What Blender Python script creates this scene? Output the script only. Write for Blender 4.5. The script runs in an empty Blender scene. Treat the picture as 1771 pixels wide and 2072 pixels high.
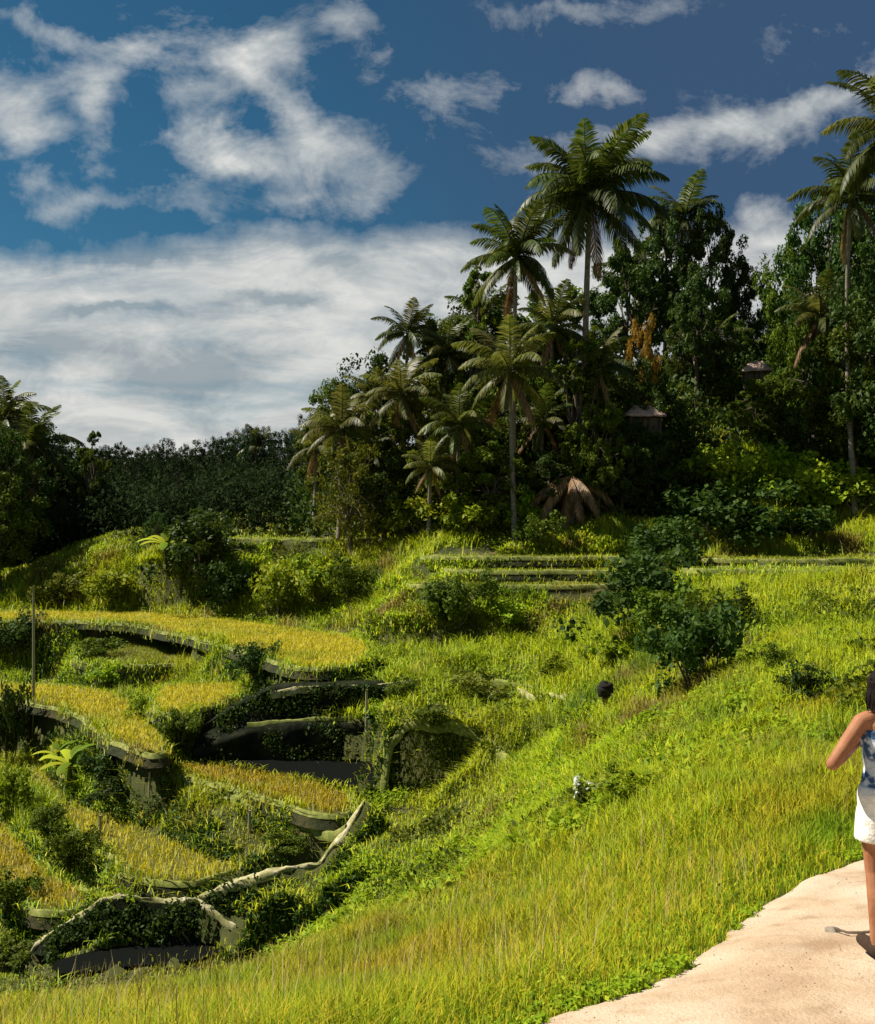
import bpy, bmesh, math, random
import numpy as np
from mathutils import Vector, Matrix, noise as mnoise
random.seed(7); RG = np.random.default_rng(11)
R = math.radians
S = bpy.context.scene
C = S.collection
F, CX, HV = 2030.0, 885.5, 1061.0           # lens of the photograph in its own pixels, horizon row

# ------------------------------------------------------------------ helpers
def P(u, v, Y):
    return ((u-CX)/F*Y, Y, -(v-HV)/F*Y)

def Pz(u, v, z):
    return P(u, v, -z*F/(v-HV))

def vnoise(x, y, seed=0):
    x = np.asarray(x, float); y = np.asarray(y, float)
    xi = np.floor(x).astype(np.int64); yi = np.floor(y).astype(np.int64)
    fx = x-xi; fy = y-yi
    fx = fx*fx*(3-2*fx); fy = fy*fy*(3-2*fy)
    def h(a, b):
        n = (a*374761393 + b*668265263 + seed*1442695041) & 0xffffffff
        n = ((n ^ (n >> 13))*1274126177) & 0xffffffff
        n = n ^ (n >> 16)
        return (n & 0xffff)/65535.0
    return (h(xi, yi)*(1-fx)+h(xi+1, yi)*fx)*(1-fy)+(h(xi, yi+1)*(1-fx)+h(xi+1, yi+1)*fx)*fy

def fbm(x, y, seed=0, o=4):
    s = 0; a = .5
    for k in range(o):
        s = s+a*(vnoise(x*2**k, y*2**k, seed+k)-.5); a *= .5
    return s*2

def mesh_np(name, verts, faces, mats, attr=None, smooth=False, midx=None):
    """verts (N,3); faces (M,3|4) array or list of such arrays"""
    if not isinstance(faces, list): faces = [faces]
    me = bpy.data.meshes.new(name)
    verts = np.asarray(verts, np.float32)
    me.vertices.add(len(verts)); me.vertices.foreach_set('co', verts.ravel())
    loops = np.concatenate([f.ravel() for f in faces]).astype(np.int32)
    tot = np.concatenate([np.full(len(f), f.shape[1], np.int32) for f in faces])
    st = np.zeros(len(tot), np.int32); st[1:] = np.cumsum(tot)[:-1]
    me.loops.add(len(loops)); me.loops.foreach_set('vertex_index', loops)
    me.polygons.add(len(tot)); me.polygons.foreach_set('loop_start', st)
    if smooth: me.polygons.foreach_set('use_smooth', np.ones(len(tot), bool))
    if midx is not None: me.polygons.foreach_set('material_index', np.asarray(midx, np.int32))
    me.update(calc_edges=True)
    if attr is not None:
        a = me.attributes.new('rnd', 'FLOAT', 'POINT'); a.data.foreach_set('value', np.asarray(attr, np.float32))
    for m in (mats if isinstance(mats, (list, tuple)) else [mats]): me.materials.append(m)
    return me

def link(name, me, parent=None, loc=None):
    o = bpy.data.objects.new(name, me); C.objects.link(o)
    if parent: o.parent = parent
    if loc is not None: o.location = loc
    return o

def tag(o, label=None, cat=None, group=None, kind=None):
    if label: o['label'] = label
    if cat: o['category'] = cat
    if group: o['group'] = group
    if kind: o['kind'] = kind
    return o

def thing(name, loc, label, cat, group=None, rz=0, sc=1):
    o = bpy.data.objects.new(name, None); C.objects.link(o); o.empty_display_size = .3
    o.location = loc; o.rotation_euler = (0, 0, rz); o.scale = (sc,)*3
    return tag(o, label, cat, group)

class MB:
    def __init__(s): s.v = []; s.f3 = []; s.f4 = []; s.a = []; s.n = 0
    def add(s, v, f, a=None):
        v = np.asarray(v, float); f = np.asarray(f, int)
        (s.f3 if f.shape[1] == 3 else s.f4).append(f+s.n)
        s.v.append(v); s.n += len(v)
        s.a.append(np.full(len(v), RG.random()) if a is None else np.broadcast_to(a, (len(v),)))
    def tube(s, pts, rad, seg=8, cap=True):
        pts = [Vector(p) for p in pts]; n = len(pts); V = []
        for i, p in enumerate(pts):
            t = (pts[min(i+1, n-1)]-pts[max(i-1, 0)]).normalized()
            up = Vector((0, 0, 1)) if abs(t.z) < .9 else Vector((0, 1, 0))
            a = t.cross(up).normalized(); b = t.cross(a)
            r = rad[i] if hasattr(rad, '__len__') else rad
            for k in range(seg):
                th = 2*math.pi*k/seg
                V.append(p+a*(r*math.cos(th))+b*(r*math.sin(th)))
        Fq = [(i*seg+k, i*seg+(k+1) % seg, (i+1)*seg+(k+1) % seg, (i+1)*seg+k) for i in range(n-1) for k in range(seg)]
        s.add(V, Fq)
        if cap:
            base = s.n-len(V)
            for e, rr in ((0, 0), (n-1, 1)):
                s.v.append(np.array([list(pts[e])])); s.a.append(np.array([.5]))
                c = s.n; s.n += 1
                s.f3.append(np.array([(c, base+e*seg+(k+rr) % seg, base+e*seg+(k+1-rr) % seg) for k in range(seg)]))
    def box(s, c, d, rot=0, tilt=None):
        M = Matrix.Rotation(rot, 3, 'Z')
        if tilt: M = M @ Matrix.Rotation(tilt[1], 3, tilt[0])
        V = [Vector(c)+M @ Vector((sx*d[0]/2, sy*d[1]/2, sz*d[2]/2)) for sx in (-1, 1) for sy in (-1, 1) for sz in (-1, 1)]
        s.add(V, [(0, 1, 3, 2), (4, 6, 7, 5), (0, 4, 5, 1), (2, 3, 7, 6), (0, 2, 6, 4), (1, 5, 7, 3)])
    def mesh(s, name, mat, smooth=False):
        fs = [np.concatenate(x) for x in (s.f3, s.f4) if x]
        return mesh_np(name, np.concatenate(s.v), fs, mat, np.concatenate(s.a), smooth)
    def build(s, name, mat, parent=None, smooth=False):
        return link(name, s.mesh(name, mat, smooth), parent)

# ------------------------------------------------------------------ materials
def nodes(m):
    m.use_nodes = True
    nt = m.node_tree; nt.nodes.clear(); return nt

def N(nt, t, **kw):
    n = nt.nodes.new(t)
    for k, v in kw.items():
        if k == 'inp':
            for a, b in v.items():
                if isinstance(b, bpy.types.NodeSocket): nt.links.new(b, n.inputs[a])
                else: n.inputs[a].default_value = b
        else: setattr(n, k, v)
    return n

def ramp(nt, fac, stops):
    r = N(nt, 'ShaderNodeValToRGB')
    el = r.color_ramp.elements
    while len(el) < len(stops): el.new(.5)
    for e, (p, c) in zip(el, stops): e.position = p; e.color = (*c, 1)
    nt.links.new(fac, r.inputs[0]); return r.outputs[0]

def mix(nt, fac, a, b, mode='MIX'):
    m = N(nt, 'ShaderNodeMix', data_type='RGBA', blend_type=mode)
    for s_, v in ((0, fac), (6, a), (7, b)):
        if isinstance(v, bpy.types.NodeSocket): nt.links.new(v, m.inputs[s_])
        else: m.inputs[s_].default_value = v if s_ == 0 else (*v, 1)
    return m.outputs[2]

def noise_tex(nt, scale, detail=4, rough=.6, vec=None):
    n = N(nt, 'ShaderNodeTexNoise', inp={'Scale': scale, 'Detail': detail, 'Roughness': rough})
    if vec is not None: nt.links.new(vec, n.inputs['Vector'])
    return n.outputs['Fac']

def world_pos(nt): return N(nt, 'ShaderNodeNewGeometry').outputs['Position']

def leaf_mat(name, stops, patch=None, trans=.35, rough=.55, pscale=.25, spec=.25, upn=.0):
    """stops: ramp over the per-leaf random number; patch: (colour, amount) large-scale drift over the ground"""
    m = bpy.data.materials.new(name); nt = nodes(m)
    a = N(nt, 'ShaderNodeAttribute', attribute_name='rnd').outputs['Fac']
    oi = N(nt, 'ShaderNodeObjectInfo').outputs['Random']
    col = ramp(nt, a, stops)
    hs = N(nt, 'ShaderNodeHueSaturation', inp={'Color': col})
    mr = N(nt, 'ShaderNodeMapRange', inp={0: oi, 3: .75, 4: 1.25}); nt.links.new(mr.outputs[0], hs.inputs['Value'])
    mr2 = N(nt, 'ShaderNodeMapRange', inp={0: oi, 3: .485, 4: .515}); nt.links.new(mr2.outputs[0], hs.inputs['Hue'])
    col = hs.outputs[0]
    if patch:
        for (pc, amt, sc, lo, hi) in patch:
            n = noise_tex(nt, sc, 3, .6, world_pos(nt))
            r = N(nt, 'ShaderNodeMapRange', inp={0: n, 1: lo, 2: hi, 3: 0., 4: amt})
            col = mix(nt, r.outputs[0], col, pc)
    bs = N(nt, 'ShaderNodeBsdfPrincipled', inp={'Base Color': col, 'Roughness': rough, 'Specular IOR Level': spec})
    tr = N(nt, 'ShaderNodeBsdfTranslucent', inp={'Color': mix(nt, .5, col, (1, 1, .35), 'MULTIPLY')})
    if upn:
        g = N(nt, 'ShaderNodeNewGeometry').outputs['Normal']
        v1 = N(nt, 'ShaderNodeVectorMath', operation='SCALE', inp={0: g, 3: 1-upn})
        v2 = N(nt, 'ShaderNodeVectorMath', operation='ADD', inp={0: v1.outputs[0], 1: (0, 0, upn)})
        v3 = N(nt, 'ShaderNodeVectorMath', operation='NORMALIZE', inp={0: v2.outputs[0]})
        nt.links.new(v3.outputs[0], bs.inputs['Normal'])
    tr2 = N(nt, 'ShaderNodeMixShader', inp={0: trans, 1: bs.outputs[0], 2: tr.outputs[0]})
    o = N(nt, 'ShaderNodeOutputMaterial'); nt.links.new(tr2.outputs[0], o.inputs[0])
    return m

def solid(name, stops, scale=3, rough=.9, bump=.3, bscale=None, stretch=None, detail=6, spec=.2, dist=.03):
    m = bpy.data.materials.new(name); nt = nodes(m)
    vec = N(nt, 'ShaderNodeTexCoord').outputs['Object']
    if stretch:
        mp = N(nt, 'ShaderNodeMapping', inp={'Vector': vec, 'Scale': stretch}); vec = mp.outputs[0]
    n = noise_tex(nt, scale, detail, .65, vec)
    col = ramp(nt, n, stops)
    n2 = noise_tex(nt, bscale or scale*4, 6, .7, vec)
    b = N(nt, 'ShaderNodeBump', inp={'Strength': bump, 'Distance': dist, 'Height': n2})
    bs = N(nt, 'ShaderNodeBsdfPrincipled', inp={'Base Color': col, 'Roughness': rough, 'Specular IOR Level': spec, 'Normal': b.outputs[0]})
    o = N(nt, 'ShaderNodeOutputMaterial'); nt.links.new(bs.outputs[0], o.inputs[0])
    return m

GOLD = (.30, .22, .015); LIME = (.16, .22, .010); DEEP = (.035, .075, .012); STRAW = (.30, .22, .06)
M = {}
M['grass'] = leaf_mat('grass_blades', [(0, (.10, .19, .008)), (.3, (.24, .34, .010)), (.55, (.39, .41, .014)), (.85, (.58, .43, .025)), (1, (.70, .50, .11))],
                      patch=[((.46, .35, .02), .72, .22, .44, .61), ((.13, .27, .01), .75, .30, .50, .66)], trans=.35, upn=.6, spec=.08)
M['grassfar'] = leaf_mat('slope_grass', [(0, (.13, .25, .006)), (.35, (.31, .44, .009)), (.7, (.49, .57, .012)), (1, (.60, .56, .04))],
                      patch=[((.07, .16, .012), .75, .20, .55, .65), ((.26, .15, .05), .8, .24, .56, .66), ((.42, .42, .012), .6, .11, .5, .62)], trans=.35, upn=.6)
M['rice'] = leaf_mat('ripe_rice', [(0, (.34, .32, .010)), (.4, (.50, .42, .010)), (.8, (.62, .49, .014)), (1, (.68, .53, .05))],
                     patch=[((.30, .36, .012), .7, .25, .5, .68)], trans=.35, upn=.65)
M['ricegreen'] = leaf_mat('young_rice', [(0, (.17, .24, .010)), (.5, (.28, .35, .012)), (1, (.40, .38, .03))], trans=.35, upn=.6)
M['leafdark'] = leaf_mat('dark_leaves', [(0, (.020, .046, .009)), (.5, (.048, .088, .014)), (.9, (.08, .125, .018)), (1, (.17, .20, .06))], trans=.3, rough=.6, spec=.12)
M['leafmid'] = leaf_mat('mid_green_leaves', [(0, (.04, .075, .007)), (.5, (.09, .135, .010)), (.9, (.15, .19, .015)), (1, (.26, .28, .07))], trans=.35, rough=.6, spec=.12)
M['leaflime'] = leaf_mat('lime_leaves', [(0, (.09, .15, .008)), (.5, (.22, .31, .010)), (1, (.42, .45, .025))], trans=.4, rough=.6, spec=.12, upn=.4)
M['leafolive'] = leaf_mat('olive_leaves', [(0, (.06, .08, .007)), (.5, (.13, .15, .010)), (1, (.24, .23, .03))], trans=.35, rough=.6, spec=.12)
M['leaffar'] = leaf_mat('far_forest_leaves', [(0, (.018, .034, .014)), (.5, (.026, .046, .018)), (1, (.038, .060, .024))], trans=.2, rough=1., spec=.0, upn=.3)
M['leafgold'] = leaf_mat('golden_leaves', [(0, (.28, .14, .01)), (.5, (.45, .28, .02)), (1, (.55, .42, .12))], trans=.4)
M['dry'] = leaf_mat('dry_fronds', [(0, (.10, .055, .02)), (.5, (.22, .12, .05)), (1, (.36, .23, .11))], trans=.2)
M['straw'] = leaf_mat('straw_stalks', [(0, (.24, .18, .04)), (.5, (.42, .32, .09)), (1, (.60, .48, .20))], trans=.3, upn=.4)
M['frond'] = leaf_mat('palm_frond', [(0, (.025, .045, .006)), (.5, (.055, .080, .010)), (1, (.14, .15, .03))], trans=.35, rough=.45, spec=.25)
M['frondlight'] = leaf_mat('pale_palm_frond', [(0, (.055, .075, .010)), (.5, (.12, .13, .02)), (1, (.24, .22, .07))], trans=.4, rough=.45, spec=.25)
M['petal'] = leaf_mat('white_petals', [(0, (.7, .7, .6)), (1, (.85, .85, .8))], trans=.3)
M['soil'] = solid('soil', [(.3, (.030, .038, .008)), (.55, (.06, .065, .015)), (.75, (.13, .10, .04))], scale=.6, bump=.6, bscale=6, dist=.08)
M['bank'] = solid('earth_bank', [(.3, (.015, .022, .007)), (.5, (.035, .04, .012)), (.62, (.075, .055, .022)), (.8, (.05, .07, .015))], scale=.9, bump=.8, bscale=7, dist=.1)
M['field'] = solid('field_soil', [(.3, (.05, .055, .010)), (.7, (.12, .11, .02))], scale=1.5, bump=.5)
M['bund'] = solid('grassy_bund', [(.3, (.08, .10, .02)), (.5, (.17, .19, .04)), (.7, (.34, .33, .11))], scale=3.5, bump=.6, bscale=8)
M['paleearth'] = solid('pale_trodden_earth', [(.3, (.12, .13, .035)), (.48, (.28, .26, .11)), (.6, (.46, .41, .26)), (.75, (.56, .50, .36))], scale=4, bump=.7, bscale=9)
M['bark'] = solid('bark', [(.3, (.05, .04, .025)), (.55, (.13, .105, .075)), (.8, (.24, .20, .15))], scale=2, stretch=(1, 1, .25), bump=.6, bscale=9)
M['palmbark'] = solid('palm_bark', [(.3, (.12, .10, .07)), (.6, (.25, .215, .165)), (.8, (.36, .32, .25))], scale=2.2, stretch=(.6, .6, 3.2), bump=.6, bscale=6)
M['thatch'] = solid('thatch', [(.3, (.14, .10, .06)), (.6, (.33, .27, .18)), (.8, (.48, .42, .31))], scale=5, stretch=(1, 1, .3), bump=.8, bscale=22)
M['tile'] = solid('clay_roof_tiles', [(.3, (.28, .18, .14)), (.6, (.50, .36, .30)), (.8, (.62, .50, .44))], scale=2, bump=.7, bscale=12)
M['plaster'] = solid('old_plaster', [(.3, (.28, .22, .17)), (.7, (.45, .38, .30))], scale=1.2, bump=.2)
M['wood'] = solid('weathered_wood', [(.3, (.06, .045, .03)), (.7, (.17, .13, .09))], scale=4, stretch=(1, 1, .15), bump=.4)
M['darkopen'] = solid('dark_interior', [(.3, (.012, .010, .008)), (.7, (.02, .018, .015))], scale=4)
M['bamboo'] = solid('bamboo_pole', [(.3, (.20, .19, .10)), (.7, (.36, .33, .2))], scale=3, stretch=(1, 1, .4), rough=.5)
M['rock'] = solid('rock', [(.3, (.16, .13, .10)), (.7, (.34, .29, .23))], scale=9, bump=.7, bscale=30, dist=.01)
M['pebble'] = solid('pale_pebble', [(.3, (.26, .19, .13)), (.7, (.45, .36, .27))], scale=9)
def water():  # near-black base colour carries the shade lying over pond and pool
    m = bpy.data.materials.new('shade_black_water'); nt = nodes(m)
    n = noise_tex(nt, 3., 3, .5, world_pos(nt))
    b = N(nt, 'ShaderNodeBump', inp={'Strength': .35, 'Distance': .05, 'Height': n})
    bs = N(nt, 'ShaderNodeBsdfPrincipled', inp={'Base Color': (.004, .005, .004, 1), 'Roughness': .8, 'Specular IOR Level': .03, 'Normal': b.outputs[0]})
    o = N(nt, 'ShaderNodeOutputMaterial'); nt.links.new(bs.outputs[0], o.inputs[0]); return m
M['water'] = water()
def dirt():
    m = bpy.data.materials.new('path_dirt'); nt = nodes(m)
    w = world_pos(nt)
    c = ramp(nt, noise_tex(nt, 1.1, 6, .6, w), [(.3, (.36, .24, .15)), (.45, (.49, .355, .235)), (.58, (.55, .425, .30)), (.75, (.60, .49, .37))])
    c = mix(nt, N(nt, 'ShaderNodeMapRange', inp={0: noise_tex(nt, 3.2, 5, .65, w), 1: .56, 2: .72, 3: 0., 4: .75}).outputs[0], c, (.33, .22, .13))
    c = mix(nt, N(nt, 'ShaderNodeMapRange', inp={0: noise_tex(nt, 42, 3, .6, w), 1: .6, 2: .74, 3: 0., 4: .5}).outputs[0], c, (.30, .22, .15))
    c = mix(nt, N(nt, 'ShaderNodeMapRange', inp={0: noise_tex(nt, .75, 3, .5, w), 1: .50, 2: .60, 3: 0., 4: .7}).outputs[0], c, (.58, .49, .37))
    h = N(nt, 'ShaderNodeMath', operation='ADD', inp={0: noise_tex(nt, 7, 6, .7, w), 1: noise_tex(nt, 45, 4, .7, w)})
    b = N(nt, 'ShaderNodeBump', inp={'Strength': .8, 'Distance': .022, 'Height': h.outputs[0]})
    bs = N(nt, 'ShaderNodeBsdfPrincipled', inp={'Base Color': c, 'Roughness': .95, 'Specular IOR Level': .15, 'Normal': b.outputs[0]})
    o = N(nt, 'ShaderNodeOutputMaterial'); nt.links.new(bs.outputs[0], o.inputs[0]); return m
M['dirt'] = dirt()

# ------------------------------------------------------------------ terraces (outline in photo pixels on a level plane)
T = [  # name, z, outline, crop, label
 ('t1', -5.38, [(-40,1243),(80,1242),(200,1242),(330,1244),(500,1262),(640,1280),(752,1303),(745,1348),(600,1356),(552,1334),(440,1302),(330,1277),(270,1262),(80,1256),(-40,1256)], 'rice', 'long ripe yellow rice terrace highest on the left, right under the black bushes'),
 ('t2', -6.65, [(140,1306),(240,1303),(400,1312),(432,1330),(425,1344),(300,1346),(170,1345)], 'ricegreen', 'small green and yellow terrace one step below the dark bank of the longest terrace'),
 ('t3', -7.60, [(-60,1383),(130,1393),(250,1405),(300,1455),(338,1500),(330,1538),(235,1503),(150,1442),(60,1420),(-60,1404)], 'rice', 'orange yellow rice terrace curving down beside the bamboo pole'),
 ('t3b', -6.80, [(305,1408),(340,1390),(470,1384),(512,1398),(440,1430),(345,1450),(312,1435)], 'rice', 'short bright yellow rice terrace left of the black shaded bank'),
 ('t4', -8.45, [(335,1549),(480,1555),(600,1580),(690,1598),(722,1625),(695,1652),(620,1642),(500,1602),(370,1567)], 'rice', 'narrow yellow wedge of terrace in front of the black shaded pond'),
 ('t5', -10.0, [(50,1532),(80,1532),(110,1600),(190,1645),(330,1690),(420,1738),(490,1748),(465,1772),(380,1788),(255,1781),(232,1745),(205,1718),(130,1672),(62,1600)], 'rice', 'largest golden rice terrace sloping down to the pale winding footpath'),
 ('t6', -10.6, [(-60,1640),(0,1655),(60,1722),(105,1778),(170,1800),(188,1828),(105,1850),(45,1822),(-60,1760)], 'rice', 'yellow rice terrace at the left edge just above the pale footpath end'),
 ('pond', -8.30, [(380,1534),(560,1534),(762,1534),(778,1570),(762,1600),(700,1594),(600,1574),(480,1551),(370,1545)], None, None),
 ('pool', -11.1, [(105,1950),(170,1925),(290,1905),(420,1903),(462,1912),(440,1932),(330,1950),(220,1964),(130,1968)], None, None),
]
def boxY(z, x0, x1, Y0, Y1):  # strip terraces given by real distance
    return [P(x0, HV-z/Y1*F, Y1)[:2], P((x0+x1)/2, 0, Y1+.4)[:2], P(x1, HV-z/Y1*F, Y1)[:2], P(x1, 0, Y0)[:2], P((x0+x1)/2, 0, Y0-.3)[:2], P(x0, 0, Y0)[:2]]
TS = [('s1', -.98, 345, 765, 61.5, 64.5, 'ricegreen', 'highest thin grass terrace under the far trees, with a pale straight edge'),
      ('s2', -1.72, 1395, 1800, 47.2, 50.5, 'ricegreen', 'upper narrow grass terrace at the right below the lime bushes'),
      ('s3', -2.06, 1380, 1800, 43.5, 46.3, 'ricegreen', 'second narrow grass terrace at the right, just below the upper one'),
      ('s4', -1.75, 850, 1330, 51.8, 54, 'ricegreen', 'top narrow terrace in the middle of the green slope below the dry fronds'),
      ('s5', -2.35, 900, 1340, 49.3, 51.3, 'ricegreen', 'middle narrow terrace of the green slope, between two others'),
      ('s6', -2.90, 820, 1300, 46.6, 48.8, 'ricegreen', 'lowest narrow terrace of the green slope above the leafy patch')]

def chaikin(p, n=2):
    p = np.asarray(p, float)
    for _ in range(n):
        q = np.roll(p, -1, 0); p = np.stack([.75*p+.25*q, .25*p+.75*q], 1).reshape(-1, 2)
    return p
def inside(px, py, poly):
    r = np.zeros(px.shape, bool); n = len(poly)
    for i in range(n):
        x0, y0 = poly[i]; x1, y1 = poly[(i+1) % n]
        c = ((y0 > py) != (y1 > py)) & (px < (x1-x0)*(py-y0)/((y1-y0) if y1 != y0 else 1e-9)+x0)
        r ^= c
    return r
def edist(px, py, poly):
    d = np.full(px.shape, 1e9); ny = np.zeros(px.shape); n = len(poly)
    for i in range(n):
        a = poly[i]; b = poly[(i+1) % n]; ab = b-a
        t = np.clip(((px-a[0])*ab[0]+(py-a[1])*ab[1])/max(ab@ab, 1e-9), 0, 1)
        qx = a[0]+t*ab[0]; qy = a[1]+t*ab[1]; dd = np.hypot(px-qx, py-qy)
        m = dd < d; d[m] = dd[m]; ny[m] = qy[m]
    return d, ny
TERR = []
for n_, z, out, crop, lab in T:
    poly = chaikin([Pz(u, v, z)[:2] for u, v in out], 2); TERR.append((n_, z, poly, crop, lab))
for n_, z, x0, x1, Y0, Y1, crop, lab in TS:
    TERR.append((n_, z, chaikin(boxY(z, x0, x1, Y0, Y1), 3), crop, lab))
TB = [(p[:, 0].min()-5, p[:, 0].max()+5, p[:, 1].min()-5, p[:, 1].max()+5) for _, _, p, _, _ in TERR]

# ------------------------------------------------------------------ terrain height
CP = [P(*c) for c in [
 (0,2160,5.8),(500,2140,5.3),(0,2105,8.2),(150,2090,8.4),(300,2068,8.8),(450,2045,9.2),(600,2005,10.2),(-200,2130,8),(-200,2090,9),
 (750,2055,7.2),(1000,2010,7.6),(1150,1950,8),(1300,1910,7.2),(1400,1830,8.8),(850,1915,13),(1000,1855,13),(1150,1790,13.5),(1300,1680,13.5),(1450,1620,14),
 (1600,1600,12.5),(1771,1560,13),(1950,1560,13),(1600,1500,17),(1771,1430,18),(1300,1600,17),(1450,1500,20),(1300,1500,23),(1150,1650,19),(1000,1730,19),
 (1771,1300,27),(1600,1350,25),(1450,1400,27),(1300,1400,30),(1150,1500,28),(1000,1640,26),(1771,1200,36),(1600,1200,38),(1400,1230,38),(1250,1300,37),(1100,1300,43),(1100,1400,37),
 (750,1900,18),(620,1955,16),(500,2010,16),(750,1800,22),(850,1760,22),(700,1760,26.5),(560,1790,27),(480,1830,27),
 (0,1860,28.5),(0,1930,27),(100,1900,28),(60,1960,26),(480,1900,25.5),(200,1815,28.3),(240,1805,28.2),(300,1818,28),(400,1818,28),(470,1790,28),(560,1760,28.4),(650,1750,28.2),(690,1695,29),(745,1620,30),
 (775,1612,29.6),(800,1540,30.6),(860,1492,31.4),(920,1488,31.7),(980,1505,31.4),(1040,1545,30.4),(890,1600,30),(890,1690,27),(990,1620,28.5),(820,1660,28.5),
 (800,1380,38),(790,1430,36.6),(880,1400,38),(900,1440,35),(1000,1440,35),(760,1260,50),(850,1220,50),(850,1330,43),(1000,1220,48),(1000,1320,42),(800,1130,56),
 (1150,1060,60),(1350,1060,58),(900,1080,60),(1000,1070,60),(1600,1080,56),(1771,1080,54),(1450,1100,54),
 (560,1215,57),(420,1225,59),(680,1225,56),(330,1235,61),(0,1232,63),(150,1237,63),
 (100,1190,63),(180,1140,64),(260,1140,64),(60,1222,62.5),(330,1190,63),(200,1180,62.8),(150,1120,72),(0,1150,75),(300,1080,80),
 (600,1060,68),(700,1050,68),(300,1010,95),(100,980,110),(500,980,110),(-200,980,110),(-300,1230,62),(-300,1400,50),(-300,1800,30),
 (1100,1040,66),(1300,1000,66),(1300,872,67),(1500,950,62),(1600,880,66),(1771,930,61),(1560,785,71),(1771,720,86),(1100,930,80),(900,960,82),(2000,800,70),(2000,1000,58),(2000,1150,45),(2100,1400,25),
 (1771,650,110),(1300,750,110),(900,900,110)]]
CP += [(-6,18,-9.4),(-2.6,18,-8.9),(-10,18,-9.8),(-5,13,-6.9),(-2.5,13.5,-6.3),(-9,13,-7.2),(0,20,-8.4),(-6,22,-10.6),(-1,24,-9.6),(-11,22,-10.8)]
for yy in (-6, 0, 3, 6, 8):
    for xx in (-3.5, 0, 2.5, 6):
        if yy <= 3 or xx > 1 + (yy-6)*.9: CP.append((xx, yy, -1.7-.135*max(yy, -2)))
CP += [(-9, 0, -2.6), (-9, -8, -2.2), (12, 0, -1.5), (12, 10, -2.6), (20, 20, -2.2), (0, -14, -1.5)]
CP = np.array(CP)
def tps(r2): return .5*r2*np.log(np.maximum(r2, 1e-9))
_n = len(CP)
_K = tps(((CP[:, None, :2]-CP[None, :, :2])**2).sum(-1))+np.eye(_n)*1.5
_A = np.zeros((_n+3, _n+3)); _A[:_n, :_n] = _K; _A[:_n, _n] = 1; _A[:_n, n_ if False else _n+1:_n+3] = CP[:, :2]
_A[_n, :_n] = 1; _A[_n+1:_n+3, :_n] = CP[:, :2].T
_w = np.linalg.solve(_A, np.r_[CP[:, 2], 0, 0, 0])
def path_left(Y):
    return np.interp(Y, [-20, 0, 3, 4.68, 5.27, 6.11, 7.42, 8.42, 9.08, 9.35, 10, 10.6, 11.2], [-2.1, -1.7, -.85, -.12, .60, 1.50, 2.24, 2.96, 3.64, 4.2, 5.6, 8, 14])+.04*np.sin(Y*3.1)+.035*np.sin(Y*7.7+1)
def path_right(Y):
    return np.interp(Y, [-20, 0, 3, 6, 9, 11], [2.2, 2.4, 3.2, 5.4, 12, 20])
def on_path(x, y, m=0):
    return (x > path_left(y)-m) & (x < path_right(y)+m) & (y < 11.3)
def Hbase(x, y):
    x = np.asarray(x, float); y = np.asarray(y, float); sh = x.shape
    X = x.ravel(); Yv = y.ravel(); out = np.zeros(len(X))
    for i in range(0, len(X), 40000):
        a = np.clip(X[i:i+40000], -75, 75); b = np.clip(Yv[i:i+40000], -14, 118)
        r2 = (a[:, None]-CP[None, :, 0])**2+(b[:, None]-CP[None, :, 1])**2
        out[i:i+40000] = tps(r2)@_w[:_n]+_w[_n]+a*_w[_n+1]+b*_w[_n+2]
    return np.clip(out.reshape(sh), -13, 30)
DIKE = np.array([P(*q) for q in [(62,1925,26.0),(75,1905,26.3),(110,1882,26.6),(150,1855,26.9),(200,1824,27.0),(240,1810,27.1),(300,1818,27.1),(350,1822,27.1),(400,1817,27.1),(430,1802,27.25),(470,1787,27.4),(520,1770,27.6),(565,1757,27.8),(610,1751,28.0),(650,1746,28.2),(668,1715,28.4),(690,1690,28.6),(715,1655,28.7),(738,1618,29.0)]])
DIKE2 = np.array([P(*q) for q in [(398,1819,27.1),(425,1838,26.8),(450,1858,26.6),(478,1874,26.4)]])
def dike_dist(x, y):
    d = np.full(x.shape, 1e9); zp = np.zeros(x.shape); qy = np.zeros(x.shape)
    for L_ in (DIKE, DIKE2):
        for a, b in zip(L_[:-1], L_[1:]):
            ab = b[:2]-a[:2]; t = np.clip(((x-a[0])*ab[0]+(y-a[1])*ab[1])/(ab@ab), 0, 1)
            dd = np.hypot(x-a[0]-t*ab[0], y-a[1]-t*ab[1]); m = dd < d; d[m] = dd[m]; zp[m] = (a[2]+t*(b[2]-a[2]))[m]; qy[m] = (a[1]+t*ab[1])[m]
    return d, zp, qy
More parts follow.
